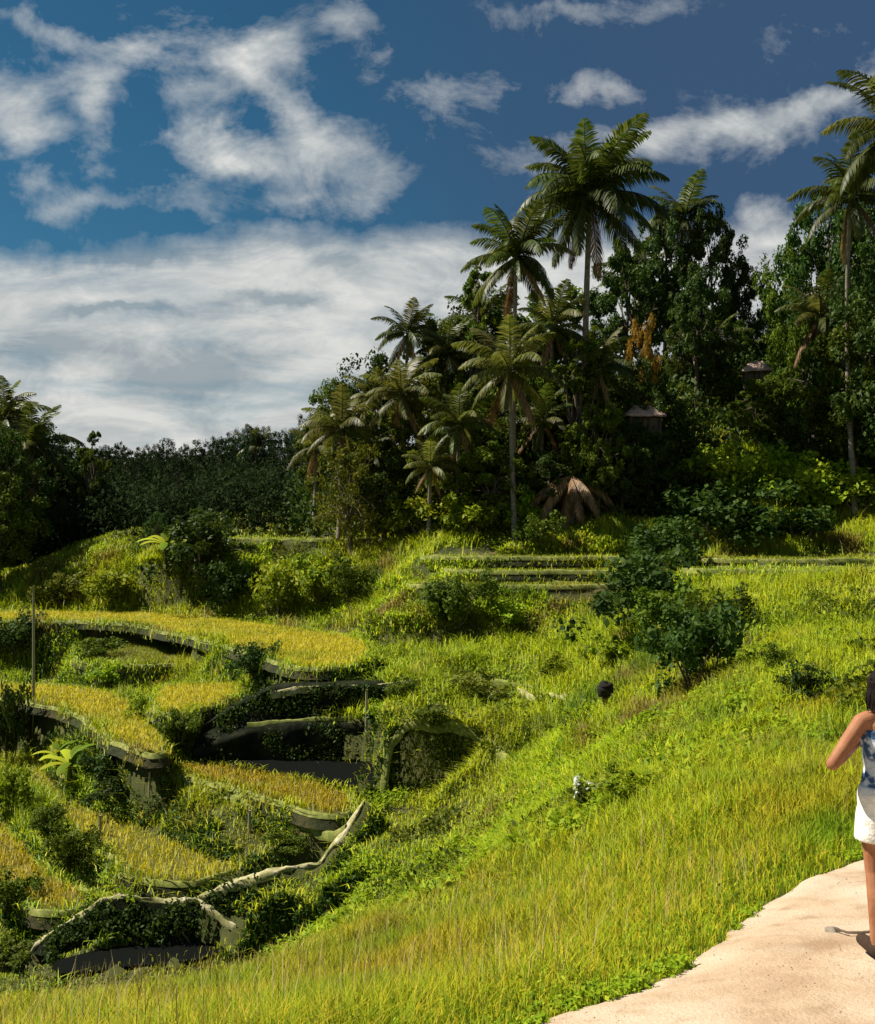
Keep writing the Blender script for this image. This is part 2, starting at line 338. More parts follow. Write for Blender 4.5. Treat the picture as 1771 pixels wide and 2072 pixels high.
def H(x, y, micro=True):
    x = np.atleast_1d(np.asarray(x, float)); y = np.atleast_1d(np.asarray(y, float))
    h = Hbase(x, y)
    if micro:
        d = np.hypot(x, y)
        h = h+np.clip((d-8)/14, 0, 1)*(.55*fbm(x/3.2, y/3.2, 3)+.22*fbm(x/.9, y/.9, 9, 2))+.06*fbm(x/.8, y/.8, 5, 2)*(~on_path(x, y, .3))
    for (n_, z, poly, crop, lab), bb in zip(TERR, TB):
        m = (x > bb[0]) & (x < bb[1]) & (y > bb[2]) & (y < bb[3])
        if not m.any(): continue
        xx = x[m]; yy = y[m]; ins = inside(xx, yy, poly); d, ny = edist(xx, yy, poly)
        hh = h[m]
        dep = .12 if crop else .25
        hi = np.where(ins, z-dep*np.clip(d/.3, 0, 1)-.02, hh)
        fr = (~ins) & (yy < ny-.02)            # in front of the terrace: never above its edge
        wz = (xx > -8.6) & (xx < -1.7) & (yy > 34.0) & (yy < 37.4)
        slp = np.where(wz, 9., 1)*(1.5+1.2*vnoise(xx*.7, yy*.7, 15))*(.35 if n_[0] == 's' else 1)
        hi = np.where(fr, np.minimum(hi, z-.06-.35*np.clip(d, 0, .6)+np.clip(d-2.2, 0, 9)*1.2), hi)
        hi = np.where(fr & ((n_[0] != 's') | (d < 2.)), np.maximum(hi, z-.12-slp*d), hi)
        bk = (~ins) & (yy >= ny-.02)           # behind it the ground meets the field's edge
        w = np.clip(1-d/1.2, 0, 1); w = w*w*(3-2*w)
        hi = np.where(bk, hi*(1-w)+w*np.maximum(hi, z-.02), hi)
        hi = np.where(bk & (n_ != 'pond'), np.minimum(hi, z+.12+1.3*d), hi)
        h[m] = hi
    # raised earth dike that carries the footpath
    m = (x > -13.5) & (x < .5) & (y > 21) & (y < 34)
    if m.any():
        d, zp, qy = dike_dist(x[m], y[m]); nearside = y[m] < qy; st_ = np.where(nearside & (x[m] < -5.3), 6., 1.7)
        hm = np.where(d < 1.6, np.maximum(h[m], zp-.04-st_*np.clip(d-.14, 0, 9)), h[m])
        hm = np.where((d < 1.8) & nearside, np.minimum(hm, zp-.06-.35*np.clip(d-.14, 0, 9)), hm)
        hm = np.where((d < 1.8) & ~nearside, np.minimum(hm, zp-.03+1.3*np.clip(d-.2, 0, 9)), hm); h[m] = hm
    for (n_, z, poly, crop, lab), bb in zip(TERR, TB):
        m = (x > bb[0]) & (x < bb[1]) & (y > bb[2]) & (y < bb[3])
        if not m.any(): continue
        k = np.nonzero(m)[0]; xx = x[k]; yy = y[k]; ins = inside(xx, yy, poly); k = k[ins]
        if len(k):
            d, _ = edist(x[k], y[k], poly); h[k] = z-(.12 if crop else .25)*np.clip(d/.3, 0, 1)-.02
    return h
def h1(x, y): return float(H([x], [y])[0])
def hit(u, v, y0=4, y1=125):
    ys = np.arange(y0, y1, .12); xs = (u-CX)/F*ys; zs = -(v-HV)/F*ys
    g = H(xs, ys); k = np.nonzero(g >= zs)[0]
    i = k[0] if len(k) else len(ys)-1
    return Vector((xs[i], ys[i], g[i]))

def axis(fine0, fine1, step, lo, hi, gr=1.16):
    a = list(np.arange(fine0, fine1+1e-6, step)); s = step
    while a[-1] < hi: s *= gr; a.append(a[-1]+s)
    s = step; b = [fine0]
    while b[-1] > lo: s *= gr; b.append(b[-1]-s)
    return np.array(b[::-1][:-1]+a)
gx = axis(-32, 30, .22, -900, 900); gy = axis(3, 68, .22, -300, 1500)
GX, GY = np.meshgrid(gx, gy); GZ = H(GX.ravel(), GY.ravel()).reshape(GX.shape)
GZ = GZ-.07*on_path(GX, GY, -.1)
far = np.clip((np.hypot(GX, GY)-140)/200, 0, 1); GZ = GZ*(1-far)+far*2
V = np.stack([GX.ravel(), GY.ravel(), GZ.ravel()], 1); nx = len(gx); ny_ = len(gy)
ii = (np.arange(ny_-1)[:, None]*nx+np.arange(nx-1)[None]).ravel()
link('ground', mesh_np('ground', V, np.stack([ii, ii+1, ii+nx+1, ii+nx], 1), M['soil'], smooth=True))
tag(bpy.data.objects['ground'], 'dark soil hillsides and valley floor under the grass', 'ground', kind='structure')

# dirt path
ys = np.arange(-6, 11.2, .05); K = 110; rows = []
for y in ys:
    a, b = float(path_left(y)), float(path_right(y)); t = np.linspace(0, 1, K)**1.3
    rows.append(np.stack([a+(b-a)*t, np.full(K, y)], 1))
PX = np.array(rows); z = H(PX[..., 0].ravel(), PX[..., 1].ravel(), True).reshape(PX.shape[:2])
x_, y_ = PX[..., 0], PX[..., 1]
z = z+.015+.045*fbm(x_*1.0, y_*1.0, 21)+.014*fbm(x_*4.5, y_*4.5, 22, 3)
z[:, 0] -= .12; z[:, 1] -= .03; z[:, -1] -= .1
V = np.stack([x_.ravel(), y_.ravel(), z.ravel()], 1)
ii = (np.arange(len(ys)-1)[:, None]*K+np.arange(K-1)[None]).ravel()
tag(link('dirt_path', mesh_np('dirt_path', V, np.stack([ii, ii+1, ii+K+1, ii+K], 1), M['dirt'], smooth=True)), 'pale pinkish trodden dirt path curving past the person', 'path', kind='structure')

# ------------------------------------------------------------------ blades and leaves
def blades(x, y, z, hgt, wid, lean=.35, mat=None, name='blades', rnd=None, flop=1.0, tip=False):
    n = len(x); th = RG.uniform(0, 2*np.pi, n); fa = th+RG.normal(0, .6, n)+np.pi/2
    ln = hgt*np.abs(RG.normal(lean, lean*.6, n))*flop
    dx, dy = np.cos(th)*ln, np.sin(th)*ln; wx, wy = np.cos(fa)*wid/2, np.sin(fa)*wid/2
    V = np.zeros((n, 5, 3))
    V[:, 0] = np.stack([x-wx, y-wy, z-.03], 1); V[:, 1] = np.stack([x+wx, y+wy, z-.03], 1)
    mx, my, mz = x+dx*.3, y+dy*.3, z+hgt*.6
    V[:, 2] = np.stack([mx-wx*.8, my-wy*.8, mz], 1); V[:, 3] = np.stack([mx+wx*.8, my+wy*.8, mz], 1)
    V[:, 4] = np.stack([x+dx, y+dy, z+hgt*(1-.25*np.clip(ln/np.maximum(hgt, .01), 0, 1))], 1)
    b = (np.arange(n)*5)[:, None]
    q = b+np.array([[0, 1, 3, 2]]); t = b+np.array([[2, 3, 4]])
    r = RG.random(n) if rnd is None else rnd
    ra = np.repeat(r, 5)
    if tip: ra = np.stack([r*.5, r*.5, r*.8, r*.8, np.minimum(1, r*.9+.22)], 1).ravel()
    return mesh_np(name, V.reshape(-1, 3), [q, t], mat, ra)

def leaf_cloud(c, n, rad, size, name=None, rnd=None, up=.4, asp=.55):
    """n rhombic leaves round centres c (k,3) within rad (scalar or (k,))"""
    c = np.asarray(c); k = RG.integers(0, len(c), n)
    rr = rad if np.isscalar(rad) else np.asarray(rad)[k][:, None]
    d = RG.normal(0, 1, (n, 3)); d /= np.linalg.norm(d, axis=1, keepdims=True)
    p = c[k]+d*rr*(RG.random((n, 1))**.45)
    nrm = d*.6+RG.normal(0, .6, (n, 3)); nrm[:, 2] += up; nrm /= np.linalg.norm(nrm, axis=1, keepdims=True)
    t = np.cross(nrm, RG.normal(0, 1, (n, 3))); t /= np.linalg.norm(t, axis=1, keepdims=True)
    t[:, 2] -= .35
    b = np.cross(nrm, t)
    s = size*RG.uniform(.55, 1.4, (n, 1)) if np.isscalar(size) else size[:, None]
    V = np.stack([p-t*s*.5, p-b*s*asp*.5+nrm*s*.06, p+t*s*.5, p+b*s*asp*.5+nrm*s*.06], 1)
    r = np.clip(RG.random(n)*.6+RG.random(len(c))[k]*.4, 0, 1) if rnd is None else rnd
    return V.reshape(-1, 3), (np.arange(n)*4)[:, None]+np.array([[0, 1, 2, 3]]), np.repeat(r, 4)

def free_ground(x, y):
    m = ~on_path(x, y, -.04)
    for (n_, z, poly, crop, lab), bb in zip(TERR, TB):
        mm = (x > bb[0]) & (x < bb[1]) & (y > bb[2]) & (y < bb[3])
        k = np.nonzero(mm)[0]
        if len(k):
            ins = inside(x[k], y[k], poly)
            if n_[0] == 's': ins |= edist(x[k], y[k], poly)[0] < .9
            m[k[ins]] = False
    return m
def clear_dike(x, y, r=.38):
    k = np.ones(len(x), bool); m = np.nonzero((x > -13.5) & (x < .5) & (y > 21) & (y < 34))[0]
    if len(m):
        d, _, qy = dike_dist(x[m], y[m]); k[m] = (d > r) & ~((x[m] > -10.4) & (x[m] < -5.9) & (y[m] < qy) & (d < .6))
    return k
def wedge(n, Y0, Y1, power=2.0, half=.52):
    """points whose density per square metre falls as 1/Y**power"""
    u = RG.random(n)
    if power == 2: Y = Y0*(Y1/Y0)**u
    else: e = 2-power; Y = (Y0**e+u*(Y1**e-Y0**e))**(1/e)
    return RG.uniform(-half, half, n)*Y+RG.normal(0, .2, n), Y

# ---- tall grass of the near bank
x, y = wedge(330000, 3.6, 19, 1.7)
m = free_ground(x, y); x, y = x[m], y[m]
edge = np.clip((path_left(y)-x)/1.1, 0.0, 1)                 # shorter beside the path
dens = fbm(x/1.1, y/1.1, 31)
k = RG.random(len(x)) < .55+.5*edge+.25*dens
x, y, edge, dens = x[k], y[k], edge[k], dens[k]
z = H(x, y)
hh = (.07+.18*edge+.10*np.clip(dens, -.6, 1))*RG.uniform(.55, 1.35, len(x))*np.interp(y, [3, 8, 19], [.9, 1, 1.15])
ww = .0052*(y/5)**.75*RG.uniform(.6, 1.5, len(x))
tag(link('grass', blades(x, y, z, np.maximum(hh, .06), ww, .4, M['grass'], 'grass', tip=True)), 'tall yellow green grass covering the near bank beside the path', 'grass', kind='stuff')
n_w = 2600; y = RG.uniform(4.2, 10, n_w); x = path_left(y)-np.abs(RG.normal(0, .35, n_w))+.08
k = (vnoise(x*2.2, y*2.2, 88) > .55) & (vnoise(x*7, y*7, 89) > .4); x, y = x[k], y[k]; z = H(x, y)
V, Fq, A = leaf_cloud(np.c_[x, y, z+.03], 9000, .05, .028, up=.9, asp=.7)
tag(link('path_weeds', mesh_np('path_weeds', V, Fq, M['leaflime'], A)), 'small green leafy weeds along the edge of the dirt path', 'weeds', kind='stuff')
x, y = wedge(5200, 4.4, 18, 1.6); k = free_ground(x, y) & (vnoise(x/1.5+4, y/1.5, 98) > .62) & (path_left(y)-x > .2); x, y = x[k], y[k]
V, Fq, A = leaf_cloud(np.c_[x, y, H(x, y)+RG.uniform(.05, .18, len(x))], 6000, .10, .026*RG.uniform(.6, 1.6, 6000), up=.8, asp=.5)
tag(link('broadleaf_weeds', mesh_np('broadleaf_weeds', V, Fq, M['leaflime'], A)), 'broad leaved green weeds growing in patches through the near grass', 'weeds', kind='stuff')
# ---- dry seed stalks standing above it
x, y = wedge(3000, 4.5, 18, 1.5); m = free_ground(x, y) & (path_left(y)-x > .35); x, y = x[m], y[m]
k = vnoise(x/1.7, y/1.7, 77) > .42; x, y = x[k], y[k]; z = H(x, y)
hs = RG.uniform(.35, .65, len(x))
st = blades(x, y, z, hs, .0045*(y/5)**.6, .25, M['straw'], 'seed_stalks', .3+.7*RG.random(len(x)))
tag(link('dry_grass', st), 'straw coloured seed stalks standing above the near grass', 'grass', kind='stuff')

# ---- arching tufts
cx_, cy_ = wedge(1900, 12, 64, 1.25, .5); m = free_ground(cx_, cy_) & (vnoise(cx_/3, cy_/3, 95) > .38) & ~((cx_ < 1) & (cy_ < 34)); cx_, cy_ = cx_[m], cy_[m]
kk = RG.integers(0, len(cx_), 95000); rr_ = .10+.006*cy_[kk]
x = cx_[kk]+RG.normal(0, 1, len(kk))*rr_; y = cy_[kk]+RG.normal(0, 1, len(kk))*rr_; z = H(x, y)
hh = RG.uniform(.35, 1., len(kk))*(.35+.013*cy_[kk]); tone = vnoise(cx_*3, cy_*3, 96)[kk]*.55+RG.random(len(kk))*.45
tag(link('grass_tufts', blades(x, y, z, hh, .020*(y/25)**.8*RG.uniform(.6, 1.5, len(kk)), .55, M['grassfar'], 'grass_tufts', tone)), 'arching tufts of lime green grass on the slope', 'grass', kind='stuff')
# ---- grass of the far slopes and banks
x, y = wedge(600000, 14, 76, 1.35, .50)
m = free_ground(x, y) & clear_dike(x, y, .3); x, y = x[m], y[m]
d = fbm(x/2.3, y/2.3, 41)
k = RG.random(len(x)) < .75+.5*d; x, y, d = x[k], y[k], d[k]
z = H(x, y)
# the valley floor beside the pools stays short
low = np.clip((z+11.2)/2.5, .6, 1)
hh = (.22+.28*np.clip(d, -.5, 1))*RG.uniform(.5, 1.4, len(x))*low
ww = .028*(y/30)**.8*RG.uniform(.6, 1.5, len(x))
tag(link('slope_grass', blades(x, y, z, hh, ww, .5, M['grassfar'], 'slope_grass')), 'green and yellow grass covering the valley slopes and banks', 'grass', kind='stuff')

# ---- leafy ground cover on the slopes
x, y = wedge(15000, 15, 66, 1.2, .5); m = free_ground(x, y); x, y = x[m], y[m]
k = (vnoise(x/2.8, y/2.8, 52) > .52) & (vnoise(x/.8, y/.8, 53) > .35); x, y = x[k], y[k]; z = H(x, y)
k = z > -10.2; x, y, z = x[k], y[k], z[k]
cc = np.stack([x, y, z+.15], 1)
V, Fq, A = leaf_cloud(cc, 90000, .12+.006*y, np.full(90000, .10)*RG.uniform(.5, 1.6, 90000), up=.8)
tag(link('undergrowth', mesh_np('undergrowth', V, Fq, M['leaflime'], A)), 'low leafy ground cover scattered over the green slope', 'undergrowth', kind='stuff')

x, y = wedge(26000, 17, 62, 1.2, .5); m = free_ground(x, y) & clear_dike(x, y); x, y = x[m], y[m]
k = (vnoise(x/2.6+9, y/2.0, 58) > .74) & (vnoise(x/.7, y/.7, 59) > .3); x, y = x[k], y[k]; z = H(x, y)
V, Fq, A = leaf_cloud(np.c_[x, y, z+.2], 24000, .15+.006*np.resize(y, len(x)), .13, up=.5)
tag(link('dark_undergrowth', mesh_np('dark_undergrowth', V, Fq, M['leafmid'], A)), 'dark green leafy patches between the grass of the slope', 'undergrowth', kind='stuff')
# ---- plants hanging on the steep banks
def grid(A, x, y):
    ix = np.clip(np.searchsorted(gx, x)-1, 0, len(gx)-2); iy = np.clip(np.searchsorted(gy, y)-1, 0, len(gy)-2)
    fx = (x-gx[ix])/(gx[ix+1]-gx[ix]); fy = (y-gy[iy])/(gy[iy+1]-gy[iy])
    return (A[iy, ix]*(1-fx)+A[iy, ix+1]*fx)*(1-fy)+(A[iy+1, ix]*(1-fx)+A[iy+1, ix+1]*fx)*fy
SY, SX = np.gradient(GZ, gy, gx); SL = np.hypot(SX, SY)
dX = np.diff(gx)[None, :]; dY = np.diff(gy)[:, None]
sc_ = (SL[:-1, :-1]+SL[1:, 1:])/2; Yc = (GY[:-1, :-1]+GY[1:, 1:])/2; Xc = (GX[:-1, :-1]+GX[1:, 1:])/2
ar = dX*dY*np.sqrt(1+np.minimum(sc_, 30)**2)/np.maximum(Yc, 10)**1.2
ar = np.where((sc_ > .7) & (Yc > 17) & (Yc < 66) & (np.abs(Xc) < .5*Yc), ar, 0).ravel()
ci = RG.choice(len(ar), 190000, p=ar/ar.sum()); iy_, ix_ = np.divmod(ci, GX.shape[1]-1)
x = gx[ix_]+RG.random(len(ci))*(gx[ix_+1]-gx[ix_]); y = gy[iy_]+RG.random(len(ci))*(gy[iy_+1]-gy[iy_])
z = grid(GZ, x, y)
k = ~((x > -8.9) & (x < -2.5) & (y > 34.2) & (y < 37.3) & (z < -5.9)); x, y, z = x[k], y[k], z[k]
for (n_, tz, poly, crop, lab), bb in zip(TERR, TB):
    k = ~(inside(x, y, poly) & (z < tz+.08)); x, y, z = x[k], y[k], z[k]
nb_ = vnoise(x/1.9, y/1.9, 91)
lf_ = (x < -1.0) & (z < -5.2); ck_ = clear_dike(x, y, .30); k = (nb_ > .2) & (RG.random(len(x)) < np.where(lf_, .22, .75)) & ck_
hh = RG.uniform(.15, .5, k.sum())
tag(link('bank_grass', blades(x[k], y[k]-.03, z[k], hh, .03*(y[k]/30)**.8*RG.uniform(.6, 1.6, k.sum()), .8, M['grassfar'], 'bank_grass')), 'grass hanging over the steep terrace banks', 'grass', kind='stuff')
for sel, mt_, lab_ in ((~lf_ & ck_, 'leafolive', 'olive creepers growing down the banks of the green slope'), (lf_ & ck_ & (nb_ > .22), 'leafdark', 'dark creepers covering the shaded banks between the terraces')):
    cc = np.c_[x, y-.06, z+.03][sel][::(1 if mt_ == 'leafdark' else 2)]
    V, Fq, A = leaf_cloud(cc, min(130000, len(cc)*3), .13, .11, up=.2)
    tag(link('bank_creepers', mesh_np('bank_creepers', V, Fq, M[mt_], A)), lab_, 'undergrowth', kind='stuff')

# ------------------------------------------------------------------ terrace objects
def field_points(poly, n):
    lo = poly.min(0); hi = poly.max(0); x = RG.uniform(lo[0], hi[0], n*3); y = RG.uniform(lo[1], hi[1], n*3)
    m = inside(x, y, poly); x, y = x[m], y[m]; d, _ = edist(x, y, poly); k = d > .12
    return x[k], y[k]
def area(p):
    q = np.roll(p, -1, 0); return abs((p[:, 0]*q[:, 1]-q[:, 0]*p[:, 1]).sum())/2
for n_, z, poly, crop, lab in TERR:
    cen = poly.mean(0)
    if (((np.roll(poly, -1, 0)-poly)**2).sum(1)).sum() == 0: continue
    q = np.roll(poly, -1, 0)
    if (poly[:, 0]*q[:, 1]-q[:, 0]*poly[:, 1]).sum() < 0: poly = poly[::-1].copy()
    # resample the outline evenly
    seg = np.r_[0, np.cumsum(np.linalg.norm(np.roll(poly, -1, 0)-poly, axis=1))]
    L = seg[-1]; m = max(24, int(L/.35)); cl = np.r_[poly, poly[:1]]
    s = np.linspace(0, L, m, endpoint=False)
    ring = np.stack([np.interp(s, seg, cl[:, 0]), np.interp(s, seg, cl[:, 1])], 1)
    tan = np.roll(ring, -1, 0)-np.roll(ring, 1, 0); tan /= np.linalg.norm(tan, axis=1, keepdims=True)+1e-9
    nrm = np.stack([tan[:, 1], -tan[:, 0]], 1)
    ring = ring+nrm*(.30*fbm(ring[:, 0]*.8, ring[:, 1]*.8, 61))[:, None]
    loc = Vector((cen[0], cen[1], z))
    rl = ring-cen
    from mathutils.geometry import tessellate_polygon
    tri = np.array(tessellate_polygon([[Vector((a, b, 0)) for a, b in rl]]))
    if not crop:  # flat hollows, their shade painted as a black surface
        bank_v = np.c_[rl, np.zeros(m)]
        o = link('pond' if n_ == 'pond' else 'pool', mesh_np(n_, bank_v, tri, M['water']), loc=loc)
        tag(o, 'still water coloured black for the shade of the steep bank' if n_ == 'pond' else 'hollow coloured black for its shade below the winding pale footpath', 'pond', kind='structure')
        continue
    o = thing('rice_terrace', loc, lab, 'rice terrace', 'stepped rice terraces of the valley')
    fz = .0+0*rl[:, 0]
    link('field', mesh_np('field', np.c_[rl, fz], tri, M['field']), o)
    # bund: a low rounded ridge along the outline
    nr = []
    for off, hz in ((-.12, 0), (-.07, .08), (0, .12), (.07, .07), (.12, -.10)) if n_[0] == 's' else ((-.10, -.02), (-.05, .03), (0, .045), (.05, .01), (.11, -.10)):
        jit = .09*fbm(ring[:, 0]*2+off, ring[:, 1]*2, 62)
        nr.append(np.c_[rl+nrm*off, np.full(m, hz)+jit*(hz > 0)])
    a = np.arange(m); b = (a+1) % m
    fb = np.concatenate([np.stack([k*m+a, k*m+b, (k+1)*m+b, (k+1)*m+a], 1) for k in range(4)])
    link('bund', mesh_np('bund', np.concatenate(nr), fb, M['bund'], smooth=True), o)
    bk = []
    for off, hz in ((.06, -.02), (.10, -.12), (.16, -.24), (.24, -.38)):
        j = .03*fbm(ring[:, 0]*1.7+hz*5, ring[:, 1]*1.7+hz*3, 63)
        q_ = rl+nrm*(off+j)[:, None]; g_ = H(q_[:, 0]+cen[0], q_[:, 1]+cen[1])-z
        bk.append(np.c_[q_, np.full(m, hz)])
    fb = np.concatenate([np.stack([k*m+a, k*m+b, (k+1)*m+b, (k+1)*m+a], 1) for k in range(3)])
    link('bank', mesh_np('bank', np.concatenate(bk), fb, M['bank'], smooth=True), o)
    A_ = area(poly); thin = n_.startswith('s')
    npt = int(A_*(60 if thin else 300)); npt = min(npt, 50000)
    x, y = field_points(poly, npt)
    x, y = x[:npt], y[:npt]
    hh = RG.uniform(.25, .5, len(x))*(.4 if thin else .62)*(1+.5*fbm(x*.8, y*.8, 64))
    me = blades(x-cen[0], y-cen[1], np.zeros(len(x)), hh, RG.uniform(.014, .032, len(x))*(1.5 if thin else 1), .45, M[crop], 'rice')
    rc = link('rice', me, o); rc['kind'] = 'stuff'
    # grass hanging over the outer bank
    ng = int(L*(60 if thin else 110)); s2 = RG.integers(0, m, ng); off = np.where(RG.random(ng) < .5, RG.uniform(-.1, .2, ng), RG.uniform(-.22, .75, ng)); kp = (vnoise(ring[s2, 0]*1.1, ring[s2, 1]*1.1, 66) > .42) | (off < -.05); s2 = s2[kp]; off = off[kp]; ng = len(s2)
    gp = ring[s2]+nrm[s2]*off[:, None]+RG.normal(0, .12, (ng, 2))
    gz = H(gp[:, 0], gp[:, 1])-z; gz = np.where(inside(gp[:, 0], gp[:, 1], ring), .02, np.minimum(gz, .05)); lipm = (off > -.05) & (off < .36); gz = np.where(lipm, np.maximum(gz, np.interp(off, [-.05, .06, .10, .16, .34], [.03, 0, -.12, -.24, -.50])), gz)
    me = blades(gp[:, 0]-cen[0], gp[:, 1]-cen[1], gz, RG.uniform(.12, .38, ng), RG.uniform(.02, .045, ng), .6, M['grassfar'], 'bank_grass')
    gc = link('bank_grass', me, o); gc['kind'] = 'stuff'

# steep bank behind the pond, its shade put into the colour, stepped by two narrow ledges
M['bankshade'] = solid('bank_shade_black', [(.3, (.006, .008, .006)), (.5, (.014, .017, .009)), (.7, (.032, .034, .014))], scale=1.3, bump=.8, bscale=6, dist=.08, rough=.8, spec=.05)  # near-black tones paint the shade on the two steep banks
def shade_black_bank():
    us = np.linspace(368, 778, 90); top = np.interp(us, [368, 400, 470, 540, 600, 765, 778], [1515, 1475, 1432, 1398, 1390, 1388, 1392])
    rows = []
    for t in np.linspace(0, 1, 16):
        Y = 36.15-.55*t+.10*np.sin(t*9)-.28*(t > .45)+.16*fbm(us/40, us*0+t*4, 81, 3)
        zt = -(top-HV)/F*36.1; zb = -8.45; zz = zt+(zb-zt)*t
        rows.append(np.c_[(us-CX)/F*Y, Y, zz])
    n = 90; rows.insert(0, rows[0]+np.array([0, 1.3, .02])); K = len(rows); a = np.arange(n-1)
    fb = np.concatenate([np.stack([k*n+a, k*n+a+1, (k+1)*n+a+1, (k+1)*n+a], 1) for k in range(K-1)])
    tag(link('shade_black_bank', mesh_np('shade_black_bank', np.concatenate(rows), fb, M['bankshade'], smooth=True)), 'steep bank coloured black for its shade, rising behind the pond', 'bank', kind='structure')
shade_black_bank()
def shade_black_face():  # shaded side of the dike, drawn as a black-coloured sheet
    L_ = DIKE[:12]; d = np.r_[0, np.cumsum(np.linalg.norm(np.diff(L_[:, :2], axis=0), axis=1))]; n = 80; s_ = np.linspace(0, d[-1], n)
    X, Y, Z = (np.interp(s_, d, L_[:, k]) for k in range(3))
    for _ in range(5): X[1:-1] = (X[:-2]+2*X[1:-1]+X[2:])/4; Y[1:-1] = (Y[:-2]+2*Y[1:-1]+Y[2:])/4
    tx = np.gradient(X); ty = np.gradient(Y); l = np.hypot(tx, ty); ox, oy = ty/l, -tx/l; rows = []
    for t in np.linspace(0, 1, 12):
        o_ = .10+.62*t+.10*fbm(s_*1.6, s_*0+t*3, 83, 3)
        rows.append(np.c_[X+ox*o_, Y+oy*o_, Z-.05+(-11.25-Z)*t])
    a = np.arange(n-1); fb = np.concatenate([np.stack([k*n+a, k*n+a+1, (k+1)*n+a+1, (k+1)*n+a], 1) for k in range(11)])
    tag(link('shade_black_bank', mesh_np('shade_black_bank', np.concatenate(rows), fb, M['bankshade'], smooth=True)), 'bank face coloured black for its shade, below the pale winding footpath', 'bank', kind='structure')
shade_black_face()
mbv = [v.co[:] for o_ in bpy.data.objects if o_.name.startswith('shade_black_bank') for v in o_.data.vertices]
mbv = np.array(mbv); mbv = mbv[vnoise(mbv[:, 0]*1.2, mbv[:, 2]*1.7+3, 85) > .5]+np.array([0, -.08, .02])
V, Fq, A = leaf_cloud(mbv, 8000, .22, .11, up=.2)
tag(link('black_bank_creepers', mesh_np('black_bank_creepers', V, Fq, M['leafdark'], A)), 'dark leafy creepers hanging over the banks coloured black for shade', 'undergrowth', kind='stuff')

# ------------------------------------------------------------------ ribbons: footpath, ledges, bunds traced over the ground
def ribbon(name, pix, width, mat, lift=.05, label=None, cat=None, kind=None, hump=.05, zfix=None, jit=.25, group=None):
    pts = [hit(u, v) if len(p) == 2 else Vector(P(*p)) for p in pix for (u, v) in [p[:2]]]
    if zfix is None: pass
    d = [0]
    for a, b in zip(pts, pts[1:]): d.append(d[-1]+(b-a).length)
    n = max(8, int(d[-1]/.22)); s = np.linspace(0, d[-1], n)
    X = np.interp(s, d, [p.x for p in pts]); Y = np.interp(s, d, [p.y for p in pts]); Zt = np.interp(s, d, [p.z for p in pts])
    for _ in range(4):
        X[1:-1] = (X[:-2]+2*X[1:-1]+X[2:])/4; Y[1:-1] = (Y[:-2]+2*Y[1:-1]+Y[2:])/4
    tx = np.gradient(X); ty = np.gradient(Y); l = np.hypot(tx, ty)+1e-9; nx_, ny2 = -ty/l, tx/l
    wn = width*(1+jit*2*fbm(s*.9, s*0, 71))*np.clip(np.minimum(s, s[-1]-s)/.8+.35, 0, 1)
    hc = H(X, Y)
    hc = np.maximum(hc, Zt-.1)
    rows = []
    for t in (-1, -.75, -.4, 0, .4, .75, 1):
        x = X+nx_*t*wn/2; y = Y+ny2*t*wn/2
        g = H(x, y)
        zz = np.maximum(.45*g+.55*hc, hc-.12)+lift+hump*(1-t*t)-(.22 if abs(t) == 1 else 0)+.05*fbm(x*3, y*3, 72)
        rows.append(np.c_[x, y, zz])
    nb = len(rows); V = np.concatenate(rows); a = np.arange(n-1)
    fb = np.concatenate([np.stack([k*n+a, k*n+a+1, (k+1)*n+a+1, (k+1)*n+a], 1) for k in range(nb-1)])
    o = link(name, mesh_np(name, V, fb, mat, smooth=True))
    return tag(o, label, cat, group, kind)
def dike_path(L_, width, label):
    d = np.r_[0, np.cumsum(np.linalg.norm(np.diff(L_[:, :2], axis=0), axis=1))]; n = int(d[-1]/.12); s_ = np.linspace(0, d[-1], n)
    X, Y, Z = (np.interp(s_, d, L_[:, k]) for k in range(3))
    for _ in range(6): X[1:-1] = (X[:-2]+2*X[1:-1]+X[2:])/4; Y[1:-1] = (Y[:-2]+2*Y[1:-1]+Y[2:])/4
    tx = np.gradient(X); ty = np.gradient(Y); l = np.hypot(tx, ty); nx_, n2 = -ty/l, tx/l
    w = width*(1+1.6*fbm(s_*1.8, s_*0, 74, 3))*np.clip(np.minimum(s_, s_[-1]-s_)/.5, .12, 1); rows = []
    for t in (-1, -.8, -.5, -.2, .1, .4, .7, 1):
        x = X+nx_*t*w/2; y = Y+n2*t*w/2
        rows.append(np.c_[x, y, Z+.02*(1-t*t)+.09*fbm(x*5, y*5, 75, 4)-(.18 if abs(t) == 1 else 0)+.01])
    a = np.arange(n-1); fb = np.concatenate([np.stack([k*n+a, k*n+a+1, (k+1)*n+a+1, (k+1)*n+a], 1) for k in range(7)])
    tag(link('footpath', mesh_np('footpath', np.concatenate(rows), fb, M['paleearth'], smooth=True)), label, 'footpath', kind='structure')
dike_path(DIKE, .27, 'pale earth footpath winding along the lowest terraces')
dike_path(DIKE2, .27, 'short pale spur of the footpath ending above the dark hollow')
ribbon('stone_ledge', [(300,1562),(340,1575),(400,1600),(450,1622),(500,1640),(560,1660),(620,1674),(700,1682)], .25, M['bund'], label='pale grassy ledge crossing the bank between two yellow terraces', cat='ledge', lift=.14)
ribbon('stone_ledge', [(548,1398,36.0),(600,1387,36.15),(660,1386,36.2),(720,1385,36.3),(780,1382,36.5),(850,1372,37.2)], .16, M['paleearth'], label='straight pale ledge over the black shaded bank', cat='ledge', lift=.14)
ribbon('stone_ledge', [(500,1458,35.72),(560,1452,35.72),(620,1450,35.72),(700,1451,35.72),(758,1447,35.75)], .16, M['bund'], label='faint ledge halfway down the black shaded bank', cat='ledge', lift=.1)
